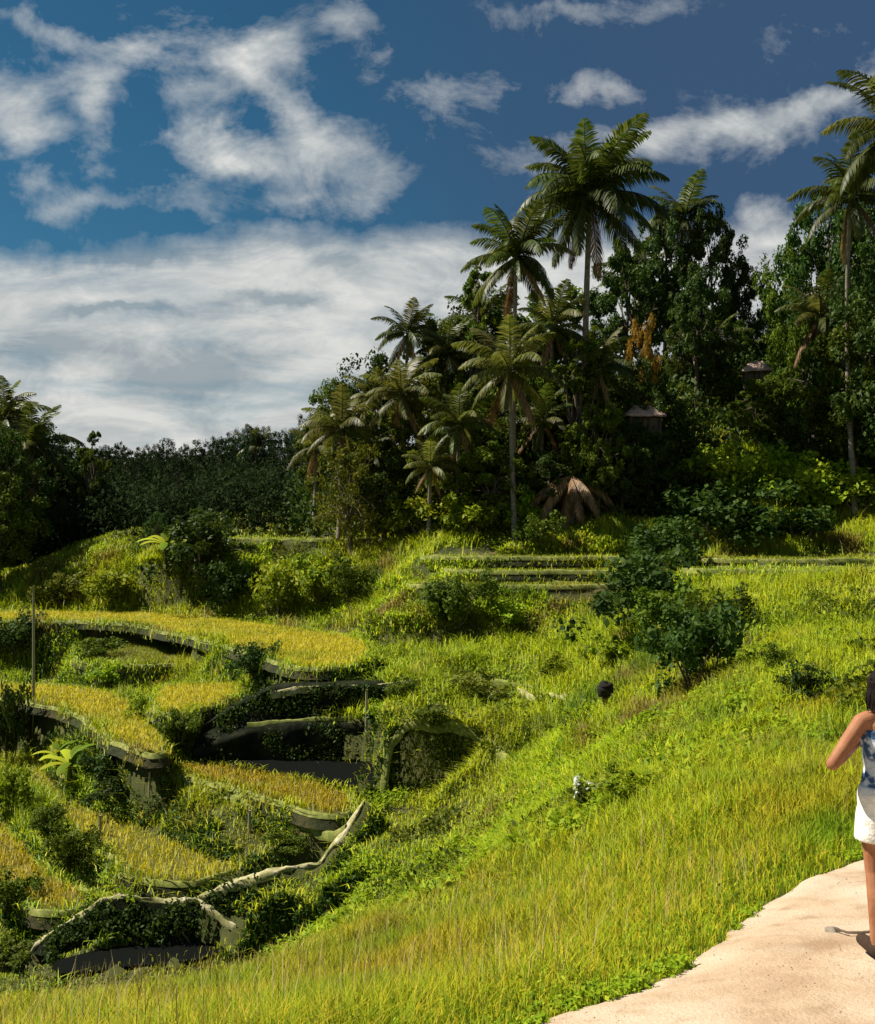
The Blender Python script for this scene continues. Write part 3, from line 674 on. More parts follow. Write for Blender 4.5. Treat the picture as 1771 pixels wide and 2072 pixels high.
ribbon('grassy_bund', [(772,1618),(785,1575),(800,1540),(825,1510),(862,1492),(920,1488),(980,1505),(1015,1525),(1045,1548)], .3, M['bund'], label='light green curved bund arching over the brown hollow', cat='bund', lift=.1)
ribbon('grassy_bund', [(860,1368),(920,1372),(970,1380),(1040,1388),(1090,1396)], .35, M['bund'], label='short straight yellowish bund in the middle of the slope', cat='bund', lift=.1)
ribbon('grassy_bund', [(1050,1402),(1110,1412),(1150,1416)], .3, M['paleearth'], label='pale bare strip of earth left of the blackened stump', cat='bund', lift=.1)

# ------------------------------------------------------------------ trees
def limb_pts(a, b, bend=.15, n=7):
    a, b = Vector(a), Vector(b); L = (b-a).length
    o = Vector((random.uniform(-1, 1), random.uniform(-1, 1), random.uniform(-.3, .8)))*L*bend
    return [a.lerp(b, t)+o*math.sin(math.pi*t) for t in [i/(n-1) for i in range(n)]]

def tree_proto(h, cr, base, lobes, nleaf, leaf, mat, seed, squash=.8):
    """trunk mesh + crown mesh; h total height, cr crown radius, base crown start"""
    random.seed(seed)
    tb = MB(); top = Vector((random.uniform(-.4, .4), random.uniform(-.4, .4), h*.72))
    tr = limb_pts((0, 0, -.6), top, .05, 9); r0 = h*.022
    tb.tube(tr, [r0*(1.25-.95*i/8) for i in range(9)], 8)
    cs = []; rs = []
    zc = (base+h)/2; hz = (h-base)/2
    for k in range(lobes):
        th = 2.39996*k+random.uniform(-.4, .4); zz = 1-2*(k+.5)/lobes
        zz = max(-.85, min(.95, zz+random.uniform(-.15, .15)))
        rr = math.sqrt(1-zz*zz)*random.uniform(.62, 1.0)
        c = Vector((math.cos(th)*rr*cr*.8, math.sin(th)*rr*cr*.8, zc+zz*hz*.85))
        rad = cr*random.uniform(.22, .40)
        fr = tr[3+random.randrange(5)]
        lp = limb_pts(fr, c, .12, 6)
        tb.tube(lp, [r0*.42*(1-.8*i/5) for i in range(6)], 6)
        for _ in range(7):
            d = Vector([random.gauss(0, 1) for _ in range(3)]).normalized()
            p = c+Vector((d.x*rad, d.y*rad, d.z*rad*squash))
            cs.append(p[:]); rs.append(rad*random.uniform(.28, .6))
            if random.random() < .35: tb.tube(limb_pts(lp[4], p, .1, 4), [r0*.14, r0*.11, r0*.08, r0*.04], 4)
    Vv, Ff, Aa = leaf_cloud(np.array(cs), nleaf, np.array(rs), leaf, up=.5)
    return tb.mesh('trunk', M['bark'], True), mesh_np('crown', Vv, Ff, mat, Aa), h

PT = {}
for i, (nm, mt) in enumerate([('dark', 'leafdark'), ('mid', 'leafmid'), ('olive', 'leafolive'), ('far', 'leaffar'), ('lime', 'leaflime'), ('gold', 'leafgold')]):
    for j in range(2):
        nl = 19000 if nm in ('dark', 'mid') else 9000
        PT[nm, j] = tree_proto(12, 4.2+.8*j, 3.0-j, 18+7*j, nl, .27, M[mt], 100+i*7+j)
for j in range(2):
    PT['slim', j] = tree_proto(14, 2.3, 2.5, 15, 9000, .26, M['leafmid'], 300+j)
def shrub_proto(h, r, n, leaf, mat, seed, stems=7):
    random.seed(seed); sb = MB(); cs = []; rs = []
    for k in range(stems):
        th = 2.4*k; rr = r*random.uniform(.2, .75); c = (math.cos(th)*rr, math.sin(th)*rr, h*random.uniform(.35, .8))
        sb.tube(limb_pts((0, 0, -.2), c, .15, 5), [.05*h*.4*(1-.8*i/4) for i in range(5)], 5)
        for _ in range(5):
            cs.append((c[0]+random.gauss(0, r*.25), c[1]+random.gauss(0, r*.25), max(.05, c[2]+random.gauss(0, h*.17)))); rs.append(r*random.uniform(.18, .36))
    Vv, Ff, Aa = leaf_cloud(np.array(cs), n, np.array(rs), leaf, up=.6)
    return sb.mesh('stems', M['bark'], True), mesh_np('foliage', Vv, Ff, mat, Aa), h
for i, (nm, mt) in enumerate([('dark', 'leafdark'), ('mid', 'leafmid'), ('lime', 'leaflime'), ('olive', 'leafolive')]):
    for j in range(2):
        PT['shrub_'+nm, j] = shrub_proto(2.0, 1.15+.25*j, 2600, .17, M[mt], 400+i*5+j)

def put(kind, j, base, h, label, cat, group=None, name='tree', wide=1.0, part=('trunk', 'crown')):
    tm, cm, ph = PT[kind, j % 2]; s = h/ph
    o = thing(name, base, label, cat, group, random.uniform(0, 6.28))
    o.scale = (s*wide, s*wide, s)
    link(part[0], tm, o); link(part[1], cm, o); return o
def tree_at(kind, u, Y, vtop, label, wide=1.0, group='broadleaf trees of the hillside grove', sink=.2, j=None, name='broadleaf_tree'):
    x = (u-CX)/F*Y; g = h1(x, Y); top = -(vtop-HV)/F*Y; h = (top-g)*.93
    random.seed(int(u*7+vtop))
    return put(kind, random.randrange(2) if j is None else j, (x, Y, g-sink), h+sink, label, 'tree', group, name, wide)
def shrub_at(kind, u, v, wpx, hpx, label, group='shrubs on the terraces and slopes', name='shrub', Y=None):
    p = hit(u, v) if Y is None else Vector(P(u, v, Y)); s = p.y/F
    random.seed(int(u*3+v))
    h = hpx*s; w = wpx*s
    tm, cm, ph = PT['shrub_'+kind, random.randrange(2)]
    o = thing(name, (p.x, p.y, p.z-.05), label, 'shrub', group, random.uniform(0, 6.28))
    o.scale = (w/2.6, w/2.6, h/ph); link('stems', tm, o); link('foliage', cm, o); return o

# ---- palms
def frond_mesh(el, L, droop, mat, seed, hang=.5):
    rs = random.Random(seed); V = []; Fq = []; A = []
    n = 14; pts = []; p = Vector((0, 0, 0)); ang = el
    for i in range(n):
        pts.append(p.copy()); st = L/(n-1)
        p = p+Vector((math.cos(ang)*st, 0, math.sin(ang)*st)); ang -= droop/(n-1)*(.5+1.0*i/n)
    mb = MB(); mb.tube(pts, [.055*(1-.85*i/(n-1)) for i in range(n)], 5)
    # leaflets
    m = 50
    for side in (-1, 1):
        for i in range(m):
            t = .10+.90*i/(m-1); k = min(n-2, int(t*(n-1))); f = t*(n-1)-k
            c = pts[k].lerp(pts[k+1], min(f, 1)); d = (pts[k+1]-pts[k]).normalized()
            sdv = Vector((0, side, 0)); ll = L*.26*math.sin(math.pi*min(1, .12+t*.86))**.6*rs.uniform(.8, 1.1)
            up = d.cross(sdv)*side
            dirv = (sdv*.85+d*.55+Vector((0, 0, -1))*(hang+rs.uniform(-.15, .2))).normalized()
            mid = c+dirv*ll*.55; tip = c+(dirv+Vector((0, 0, -.35*hang-.1))).normalized()*ll
            w = .05*L/4.2; a = d*w
            V = [c-a*.6, c+a*.6, mid+a, mid-a, tip+a*.1, tip-a*.1]
            mb.add(V, [(0, 1, 2, 3), (3, 2, 4, 5)], rs.random())
    return mb.mesh('frond', mat)
FR = {}
for mt in ('frond', 'frondlight', 'dry'):
    for i, (el, dr, hg) in enumerate([(1.35, 1.0, .15), (1.0, 1.5, .3), (.6, 1.7, .45), (.15, 1.6, .6), (-.4, 1.1, .8), (-.95, .5, 1.0)]):
        FR[mt, i] = frond_mesh(el, 4.2, dr, M[mt], i*5+3, hg)
def coco():
    mb = MB()
    for k in range(9):
        th = k*2.4; c = Vector((math.cos(th)*.32, math.sin(th)*.32, -.25-.12*(k % 3)))
        pts = [c+Vector((0, 0, -.17+.34*i/5)) for i in range(6)]
        mb.tube(pts, [.02, .11, .15, .15, .11, .02], 7)
    return mb.mesh('coconuts', M['leafolive'], True)
COCO = coco()
def palm(u, v, Y, rpx, label, mat='frond', n=22, base=None, lean=0, group='coconut palms of the grove', dead=2):
    hx, hy, hz = P(u, v, Y); random.seed(int(u+v)); R_ = rpx*Y/F; sc = R_/3.5
    bx = hx-lean*Y/F; g = h1(bx, Y)
    o = thing('coconut_palm', (bx, Y, g-.3), label, 'palm', group)
    hub = Vector((hx-bx, 0, hz-g+.3)); tb = MB(); pts = []
    for i in range(16):
        t = i/15; pts.append(Vector((hub.x*t**1.6, .9*math.sin(t*3), hub.z*t)))
    r0 = .20*max(.7, sc)
    tb.tube(pts, [r0*(1.35 if i == 0 else 1-.4*i/15)+.015*(i % 2) for i in range(16)], 9)
    tb.build('trunk', M['palmbark'], o, True)
    k = link('coconuts', COCO, o, hub); k.scale = (sc,)*3
    for i in range(n):
        th = i*2.39996+random.uniform(-.2, .2)
        lv = int(min(4, (i/n)**.9*5.2)); m_ = mat
        if i >= n-dead: lv, m_ = 5, 'dry'
        elif mat == 'frond' and random.random() < .2: m_ = 'frondlight'
        f = link('frond', FR[m_, lv], o, hub); s = sc*random.uniform(.85, 1.12)
        f.scale = (s, s, s); f.rotation_euler = (random.uniform(-.25, .25), random.uniform(-.22, .22), th)
    return o
PALMS = [
 (905,715,66,72,'palm on the sloping outline between the small palm and the second tall one','frond',20,6),
 (755,800,67,60,'short palm on the lower left outline of the grove','frondlight',18,6),
 (742,925,61,62,'low palm among the front trees at the left of the grove','frond',18,-4),
 (975,655,69,84,'palm directly below and left of the second tall palm','frond',20,4),
 (1118,665,63,88,'palm whose crown fills the gap under the two tallest palms','frond',22,-6),
 (872,945,57.5,58,'lowest palm at the foot of the grove','frondlight',18,5),
 (1210,745,61,80,'palm under the tallest one with a hidden trunk','frond',20,4),
 (1440,700,70,70,'shaded palm in the dark right half of the grove','frond',18,4),
 (1195,395,62,140,'tallest coconut palm standing above the middle of the grove','frond',34,10),
 (1045,520,58,105,'second tall coconut palm just left of the tallest one','frond',28,5),
 (825,675,66,72,'small palm sticking out of the sloping left side of the grove','frond',18,10),
 (1032,750,56,105,'pale drooping palm in front of the grove under the two tall ones','frondlight',20,-10),
 (1385,440,79,80,'palm right of the tallest one with its crown merging into the dark trees','frond',20,15),
 (1815,262,50,150,'palm cut off at the top right edge of the picture','frond',22,10),
 (1722,395,56,105,'palm at the right whose longest leaf points left into the sky gap','frond',20,-10),
 (60,905,71,90,'large dark palm at the far left behind the terraces','frond',20,6),
 (8,850,73,85,'tall dark palm at the left edge','frond',18,-6),
 (518,905,96,42,'distant little palm on the treeline','frond',16,3),
 (690,868,62,80,'yellowish palm at the left foot of the grove','frondlight',20,6),
 (812,800,62,85,'olive palm below the small palm of the left slope','frondlight',20,-8),
 (930,860,58,80,'low palm at the foot of the grove','frond',20,5),
 (1290,575,78,75,'palm half hidden right below the tallest one','frond',20,12),
 (1660,640,62,85,'dark palm low in the right trees','frond',18,8),
 (640,905,66,62,'leaning palm at the very left end of the grove','frondlight',16,8),
 (1100,850,60,75,'short shaded palm under the pale drooping palm','frond',18,3),
]
for u, v, Y, r, lab, mt, n, ln in PALMS:
    if Y > 50 or True: palm(u, v, Y, r, lab, mt, n, lean=ln)

TREES = [ # kind, u, Y, vtop, wide, label
 ('slim',962,66,492,.75,'dark round topped tree at the upper left of the grove'),
 ('mid',905,68,625,.75,'mid green tree on the sloping left outline of the grove'),
 ('dark',990,72,590,.9,'dense tree behind the second tall palm'),
 ('dark',755,70,712,.8,'dark tree halfway down the left outline of the grove'),
 ('mid',690,72,755,.8,'dark tree near the left end of the grove outline'),
 ('mid',640,74,850,.9,'low tree at the left end of the grove'),
 ('mid',1120,76,560,.9,'tree filling the gap between the two tall palms'),
 ('dark',1270,74,470,.75,'dark tree behind the tallest palm'),
 ('dark',1345,78,395,.62,'high dark tree right of the tallest palm'),
 ('dark',1440,78,400,.6,'highest crown at the right shoulder of the grove'),
 ('dark',1500,80,520,.6,'dark tree sloping down to the sky notch'),
 ('slim',1560,84,530,.9,'slender dark tree in the sky notch'),
 ('mid',1630,68,455,.6,'tall tree on the right side of the sky notch'),
 ('dark',1700,66,340,.6,'big dark tree at the upper right'),
 ('dark',1790,64,380,.6,'dark tree leaving the picture at the right edge'),
 ('dark',1760,74,560,.6,'shaded tree below the palm of the right edge'),
 ('olive',870,64,755,.85,'olive tree lit by the sun on the left slope of the grove'),
 ('mid',780,63,815,.9,'bushy tree at the front of the grove, left'),
 ('olive',715,60,880,1.0,'yellow green tree at the front left corner of the grove'),
 ('mid',960,62,800,.9,'front tree of the grove behind the low palm'),
 ('dark',1060,64,790,.95,'shaded tree behind the pale drooping palm'),
 ('mid',1150,63,720,.8,'narrow front tree under the tallest palm'),
 ('slim',1170,60,640,1.1,'slender light green tree below the tallest palm'),
 ('dark',1230,66,690,.8,'dark tree beside the trunk of the tallest palm'),
 ('mid',1380,70,640,.75,'tree right of the golden one'),
 ('dark',1450,74,680,.8,'dark tree above the tiled house'),
 ('dark',1590,76,690,.8,'dark tree above the right house'),
 ('mid',1690,66,780,.8,'tree above the lime bushes at the right'),
 ('dark',1760,62,800,.9,'dark tree above the lime bushes at the right edge'),
 ('gold',1302,65.5,608,.32,'tree with golden yellow leaves in the middle of the dark grove'),
 ('slim',1010,60,880,1.3,'thin shaded tree at the foot of the grove'),
 ('dark',860,66,900,1.2,'low dark tree at the foot of the grove, left of the dry fronds'),
 ('dark',1240,66,860,1.0,'dark tree behind the dry fronds'),
 ('mid',1000,58,900,1.5,'low bushy tree before the feet of the middle palms'),
 ('dark',1110,59,905,1.4,'low bushy tree left of the dead brown palm'),
 ('dark',1260,59,860,1.0,'dark low tree between the dead palm and the tiled house'),
 ('mid',1210,58,800,.7,'thin front tree hiding the foot of the tallest palm'),
 ('dark',1370,66,820,.9,'dark low tree right of the tiled house'),
 ('dark',1460,67,825,1.0,'dark low tree under the pinkish roof'),
 ('mid',1552,65.5,775,1.0,'dark low tree above the brightest lime bush'),
 ('dark',1640,66,850,1.1,'low shaded tree left of the tall slender palm trunk'),
 ('dark',1740,65,860,1.2,'low shaded tree right of the tall slender palm trunk'),
 ('olive',900,60,870,1.2,'olive low tree at the foot of the grove'),
 ('dark',780,61,920,1.3,'low dark tree above the upper left bushes'),
 ('mid',1640,63,620,.55,'mid height tree under the right palm'),
 ('dark',1560,76,600,.6,'dark tree closing the bottom of the sky notch'),
 ('mid',1330,74,700,.75,'tree just right of the golden one'),
 ('dark',1100,66,640,.8,'dark tree between the trunks of the two tall palms'),
 ('mid',1040,64,690,.8,'tree under the second tall palm'),
 ('dark',1410,68,520,.7,'dark tree under the palm right of the tallest one'),
 ('mid',1490,75,640,.8,'mid green tree in the dark right half of the grove'),
 ('dark',1775,57,520,.8,'dark leafy tree in front of the tall trunk at the right edge'),
 ('mid',1725,58,640,.9,'dark leafy tree under the crowns at the right edge'),
 ('dark',1300,64.9,722,.7,'dark tree hiding the lower half of the golden one'),
 ('dark',1285,61,850,1.3,'low dark tree hiding the walls of the low tiled house'),
 ('mid',1527,64,757,1.2,'low tree hiding the walls of the small pinkish roofed house'),
 ('dark',-15,67,860,.9,'dark tree before the trunk of the palm at the left edge'),
 ('mid',-5,66,940,1.1,'dark bushy tree before the trunk of the large left palm'),
 ('dark',10,76,790,1.0,'big dark tree at the left edge'),
 ('dark',95,78,860,1.0,'dark tree right of the left edge palms'),
 ('far',160,78,940,1.1,'dim tree between the left trees and the treeline'),
 ('slim',188,76,843,.8,'thin tree whose small tuft stands alone above the treeline'),
 ('dark',40,74,985,1.5,'low black tree at the left behind the terrace edge'),
 ('dark',318,63,1035,.8,'dark narrow tree behind the uppermost terrace'),
 ('dark',-60,78,850,1.0,'dark tree outside the left edge'),
]
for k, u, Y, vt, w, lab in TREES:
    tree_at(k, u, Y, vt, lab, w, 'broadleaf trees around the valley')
# treeline across the valley: individual crowns
random.seed(5)
for i in range(26):
    u = 170+i*19+random.uniform(-8, 8); Y = random.uniform(88, 112)
    vt = np.interp(u, [170, 350, 450, 520, 600, 680], [895, 885, 870, 850, 845, 820])+random.uniform(-6, 22)
    tree_at('far', u, Y, vt, 'dark forest tree of the distant treeline across the valley', random.uniform(.6, .95), 'forest trees of the distant treeline', name='forest_tree')
for i in range(22):
    u = 130+i*24+random.uniform(-9, 9); Y = random.uniform(72, 84)
    tree_at('far' if i % 3 else 'dark', u, Y, random.uniform(965, 1015), 'low dark tree of the shaded wood below the distant treeline', random.uniform(.9, 1.4), 'low trees below the distant treeline', name='forest_tree')

# ---- forest floor: hanging foliage filling the wood behind the first row
xs = []; 
for _ in range(5200):
    Y = random.uniform(58, 96); u = random.uniform(560, 1950); xs.append(((u-CX)/F*Y, Y))
xs = np.array(xs); xl = RG.uniform(-60, 560, 6000); yl = RG.uniform(66, 116, 6000); xs = np.r_[xs, np.c_[(xl-CX)/F*yl, yl]]
zz = H(xs[:, 0], xs[:, 1]); k = (zz > -1.0) | (xs[:, 1] > 69); xs, zz = xs[k], zz[k]
cc = np.c_[xs, zz+RG.uniform(.1, 1.6, len(zz))]
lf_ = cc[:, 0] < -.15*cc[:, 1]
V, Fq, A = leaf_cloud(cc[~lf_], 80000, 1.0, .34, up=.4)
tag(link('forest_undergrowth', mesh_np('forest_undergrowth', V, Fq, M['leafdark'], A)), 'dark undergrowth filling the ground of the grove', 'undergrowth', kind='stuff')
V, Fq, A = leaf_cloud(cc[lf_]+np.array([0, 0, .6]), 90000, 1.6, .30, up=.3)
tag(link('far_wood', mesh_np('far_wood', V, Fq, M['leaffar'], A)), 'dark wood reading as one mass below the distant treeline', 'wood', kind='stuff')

SHR = [
 ('dark',515,1375,75,62,'black bush hiding the end of the long yellow terrace'),
 ('mid',590,1725,80,35,'low dark bush above the bend of the pale footpath'),
 ('mid',815,1425,80,55,'dark green bush right of the black bank'), # kind,u,v(base),w,h,label
 ('lime',860,1090,150,95,'lime green bush lit at the foot of the grove, left of centre'),
 ('lime',960,1095,140,95,'bright lime bush at the foot of the grove'),
 ('lime',1050,1085,130,85,'lime bush beside the dry brown fronds'),
 ('lime',1440,1010,170,110,'lime bush under the houses on the right'),
 ('lime',1560,1010,170,110,'brightest lime bush in the row at the right'),
 ('lime',1660,1030,150,100,'lime bush of the right row with pale tips'),
 ('lime',1740,1040,150,90,'lime bush at the right edge below the dark trees'),
 ('dark',1480,1105,230,110,'wide dark bush in the shade below the lime row'),
 ('dark',1620,1100,160,70,'low dark bush at the right above the narrow terraces'),
 ('dark',1340,1190,190,110,'top of the big dark bush cluster on the green slope'),
 ('dark',1300,1270,220,140,'big dark leafy bush on the green slope'),
 ('mid',1370,1300,170,120,'dark glossy bush in the middle of the bush cluster'),
 ('dark',1405,1402,200,175,'lowest black green bush of the cluster'),
 ('mid',1450,1290,120,90,'lighter bush at the right of the dark cluster'),
 ('dark',1620,1425,110,75,'small dark bush on the grass above the path'),
 ('mid',1580,1360,90,55,'small green bush beyond the small dark bush'),
 ('dark',400,1225,170,110,'black bush right of the tall dark tree below the top terrace'),
 ('dark',460,1235,120,90,'black bush between the dark and the light green bushes'),
 ('lime',560,1240,130,110,'light green bush above the long yellow terrace'),
 ('lime',650,1235,130,110,'light green bush at the right end of the long yellow terrace'),
 ('mid',720,1225,110,90,'mid green bush where the far bushes meet the slope'),
 ('olive',130,1225,110,60,'low bush on the lit green mound at the left'),
 ('lime',225,1215,130,70,'bright low bush on top of the lit green mound'),
 ('dark',40,1330,120,80,'dark bush at the left edge behind the pole'),
 ('mid',190,1340,110,50,'green bush at the left end of the small terrace'),
 ('lime',215,1400,80,60,'light bush in front of the small terrace'),
 ('dark',520,1368,90,60,'dark bush beside the little black hut'),
 ('lime',290,1455,70,60,'green bush between the two yellow terraces'),
 ('mid',360,1510,90,70,'dark green bush at the left end of the black bank'),
 ('dark',15,1560,90,170,'tall black bush cut by the left edge'),
 ('lime',20,1650,90,110,'blue green bush below the tall black bush'),
 ('dark',215,1600,100,80,'dark bush under the banana leaves'),
 ('dark',240,1625,100,50,'low dark bush on the bank above the golden terrace'),
 ('mid',150,1770,110,95,'dark green bush between the two lowest yellow terraces'),
 ('mid',95,1690,90,60,'small green bush on the bank between the yellow terraces'),
 ('mid',930,1260,130,90,'blue green bush in the middle of the slope'),
 ('dark',900,1240,90,60,'dark little bush above the blue green one'),
 ('mid',1090,1105,90,55,'dark low bush at the foot of the dry fronds'),
 ('olive',960,1420,110,60,'olive bush on the lower slope'),
 ('lime',1270,1640,140,90,'broad leaved green bush on the bank above the near grass'),
 ('mid',30,1850,110,80,'green bush at the left edge below the yellow terrace'),
 ('mid',20,1960,110,60,'dim green bush at the left end of the dark hollow'),
 ('mid',880,1560,80,45,'dark green bush under the arched bund'),
 ('lime',1010,1270,110,60,'light bush right of the blue green one'),
 ('lime',1130,1380,110,60,'light green bush above the pale bare strip'),
 ('lime',1250,1350,120,70,'yellow green bush left of the lowest black green bush'),
]
for kd, u, v, w, h, lab in SHR: shrub_at(kd, u, v, w, h, lab)

# ---- banana plants with big leaves
def banana_leaf(L, W, el, droop, seed):
    rs = random.Random(seed); n = 9; p = Vector((0, 0, 0)); a = el; V = []
    for i in range(n):
        t = i/(n-1); w = W*math.sin(math.pi*min(1, .06+t*.94))**.55*(1 if i < n-1 else .1)/2
        V += [p+Vector((0, -w, -w*.35)), p.copy(), p+Vector((0, w, -w*.35))]
        p = p+Vector((math.cos(a), 0, math.sin(a)))*L/(n-1); a -= droop/(n-1)
    Fq = []
    for i in range(n-1):
        b = i*3; Fq += [(b, b+1, b+4, b+3), (b+1, b+2, b+5, b+4)]
    mb = MB(); mb.add(V, Fq, rs.random()); return mb.mesh('leaf', M['leaflime'], True)
BL = [banana_leaf(1.9, .5, 1.2, 1.6, 1), banana_leaf(2.0, .55, .8, 1.6, 2), banana_leaf(1.7, .5, .4, 1.4, 3)]
def banana(u, v, hpx, label):
    p = hit(u, v); s = hpx*p.y/F/3.2; random.seed(int(u)); o = thing('banana_plant', p-Vector((0, 0, .1)), label, 'banana plant', 'banana plants')
    o.scale = (s, s, s); tb = MB(); tb.tube([(0, 0, 0), (.03, 0, .8), (.05, .02, 1.7)], [.16, .13, .07], 8); tb.build('stem', M['leafolive'], o, True)
    for i in range(9):
        f = link('leaf', BL[i % 3], o, (.05, .02, 1.6-.05*i)); f.rotation_euler = (0, 0, i*2.4+random.uniform(-.3, .3))
banana(140, 1600, 125, 'banana plant with bright leaves beside the golden terrace')
banana(115, 1565, 90, 'smaller banana plant behind the bright one')
banana(335, 1190, 110, 'banana plant at the foot of the narrow dark tree')

# ---- dry fronds heap in the grove
def dry_clump(u, v, Y, hpx, label):
    p = Vector(P(u, v, Y)); p.z = min(p.z, h1(p.x, p.y)) ; s = hpx*Y/F/3.0; random.seed(int(u))
    o = thing('dead_palm', p, label, 'dead palm', None)
    tb = MB(); tb.tube([(0, 0, -.2), (.05, 0, 1), (0, .05, 2.6*s)], [.28, .22, .18], 8); tb.build('trunk', M['palmbark'], o, True)
    for i in range(14):
        f = link('frond', FR['dry', 4+i % 2], o, (0, 0, 2.6*s)); f.rotation_euler = (0, random.uniform(-.2, .2), i*2.4); f.scale = (s*.75,)*3
dry_clump(1155, 1060, 58, 120, 'dead brown palm with hanging dry fronds at the foot of the grove')

# ---- bamboo pole, stakes
def pole(u, v0, v1, Y, r, label, name='bamboo_pole', cat='pole', group=None, lean=.0):
    p = Vector(P(u, v1, Y)); top = -(v0-HV)/F*Y-p.z; o = MB()
    n = 14; pts = [(lean*i/n*top, 0, -.3+(top+.3)*i/(n-1)) for i in range(n)]
    o.tube(pts, [r*(1.12 if i % 2 else 1)*(1-.35*i/n) for i in range(n)], 8)
    ob = o.build(name, M['bamboo'], None, True); ob.location = p; tag(ob, label, cat, group); return ob
p = hit(68, 1478); pole(68, 1185, 1480, p.y, .07, 'tall thin bamboo pole standing among the left terraces')
for u, v0, v1, lab in [(303, 1562, 1640, 'upright stake under the left end of the pale ledge'), (505, 1640, 1692, 'upright stake under the middle of the pale ledge'),
                       (203, 1650, 1700, 'dark stake at the back edge of the golden terrace'), (742, 1395, 1465, 'upright post at the right end of the black bank')]:
    p = hit(u, v1); pole(u, v0, v1, p.y, .06, lab, 'wooden_stake', 'stake', 'stakes between the terraces')

# ---- small field huts and village houses
def hut(u, v, wpx, hpx, rot, label, Y=None, roofm='thatch', wallm='wood', name='field_hut', cat='hut', roof_h=.45, openfront=True, depth=.8):
    p = hit(u, v) if Y is None else Vector(P(u, v, Y)); s = p.y/F; W = wpx*s; Ht = hpx*s; D = W*depth
    o = thing(name, p, label, cat, None, rot)
    wh = Ht*(1-roof_h); w = W*.74; d = D*.74; t = .08
    for sx in (-1, 1):
        for sy in (-1, 1):
            b = MB(); b.tube([(sx*w/2, sy*d/2, -.6), (sx*w/2, sy*d/2, wh)], .06+.01*W, 7); b.build('post', M['wood'], o)
    b = MB(); b.box((0, d/2-t, wh/2-.3), (w-.1, t, wh+.6)); b.box((-w/2+t, 0, wh/2-.3), (t, d-.3, wh+.6)); b.box((w/2-t, 0, wh/2-.3), (t, d-.3, wh+.6))
    if not openfront:
        b.box((-w*.29, -d/2+t, wh/2-.3), (w*.36, t, wh+.6)); b.box((w*.29, -d/2+t, wh/2-.3), (w*.36, t, wh+.6)); b.box((0, -d/2+t, wh*.9), (w*.22, t, wh*.2))
    b.build('wall', M[wallm], o)
    if not openfront:
        b = MB(); b.box((0, -d/2+t+.06, wh*.38), (w*.2, .05, wh*.8)); b.build('door', M['wood'], o)
    # hipped roof with thickness and ragged eaves
    rb = MB(); n = 9; hr = Ht*roof_h; rg = W*.22
    def shell(off, k):
        V = []
        for j in range(n+1):
            tt = j/n
            for i in range(4*6):
                sd, f = divmod(i, 6); f /= 6
                cs = [(-1, -1), (1, -1), (1, 1), (-1, 1)]; a = cs[sd]; c = cs[(sd+1) % 4]
                x = (a[0]+(c[0]-a[0])*f)*(W/2*(1-tt)+rg*tt); y = (a[1]+(c[1]-a[1])*f)*(D/2*(1-tt)+.02)
                jz = random.uniform(-.04, .02)*(j == 0)
                V.append((x, y, wh-.1*Ht*.3+hr*(tt**.92)+off+jz))
        Fq = [(j*24+i, j*24+(i+1) % 24, (j+1)*24+(i+1) % 24, (j+1)*24+i) for j in range(n) for i in range(24)]
        if k: Fq = [f[::-1] for f in Fq]
        rb.add(V, Fq, .5)
        top = [n*24+i for i in range(24)]
        return
    shell(0, 1); shell(.10, 0)
    m_ = 24; rb.f4.append(np.array([(i, (i+1) % m_, (n+1)*m_+(i+1) % m_, (n+1)*m_+i) for i in range(m_)]))
    rb.build('roof', M[roofm], o)
    rr = MB(); rr.tube([(-rg*1.05, 0, wh+hr+.03), (rg*1.05, 0, wh+hr+.03)], .07+.01*W, 7); rr.build('ridge', M[roofm], o)
    return o
hut(1300, 868, 84, 44, .15, 'low house with a pale tiled roof in the grove under the golden tree', Y=63.0, roofm='tile', wallm='wood', name='village_house', cat='house', openfront=False, roof_h=.45, depth=.6)
hut(1530, 772, 58, 38, -.2, 'small house with a pinkish tiled roof higher up in the right trees', Y=67.0, roofm='tile', wallm='wood', name='village_house', cat='house', openfront=False, roof_h=.5)

# ---- blackened stump, white flowering plant, rocks on the path
p = hit(1225, 1460); s = p.y/F
o = thing('burnt_stump', p, 'black knobbed stump on a thin stalk sticking out of the grass', 'stump')
b = MB(); b.tube([(0, 0, -.1), (.03, 0, 26*s), (-.02, 0, 48*s)], [6*s, 5*s, 6*s], 7); b.build('stalk', M['wood'], o, True)
b = MB(); rr = 17*s
b.tube([(.1*rr*math.sin(i*1.3), 0, 47*s+rr*2*(i/10)) for i in range(11)], [rr*max(.12, math.sin(math.pi*(i+.3)/10.6))**.6*(1+.10*math.sin(i*4)) for i in range(11)], 10); b.build('knob', M['darkopen'], o, True)
p = hit(1190, 1650); s = p.y/F
o = thing('flowering_plant', p, 'thin plant with small white flowers on the bank', 'flowering plant')
b = MB(); fl = []; lf = MB(); random.seed(3)
for k in range(7):
    tx, ty = random.uniform(-.35, .35), random.uniform(-.3, .3); hh = random.uniform(.45, 1.0)*70*s
    b.tube(limb_pts((0, 0, -.05), (tx, ty, hh), .1, 6), [.012, .011, .01, .009, .008, .006], 5)
    f1 = MB()
    for q in range(4):
        c = np.array([[tx+random.gauss(0, .03), ty+random.gauss(0, .03), hh+random.gauss(0, .04)]])
        V, Fq, A = leaf_cloud(c, 5, .035, .06); f1.add(V, Fq, .6)
    fl.append(f1)
    for q in range(5):
        c = np.array([[tx*q/5, ty*q/5, hh*q/5]]); V, Fq, A = leaf_cloud(c, 5, .1, .14); lf.add(V, Fq, .4)
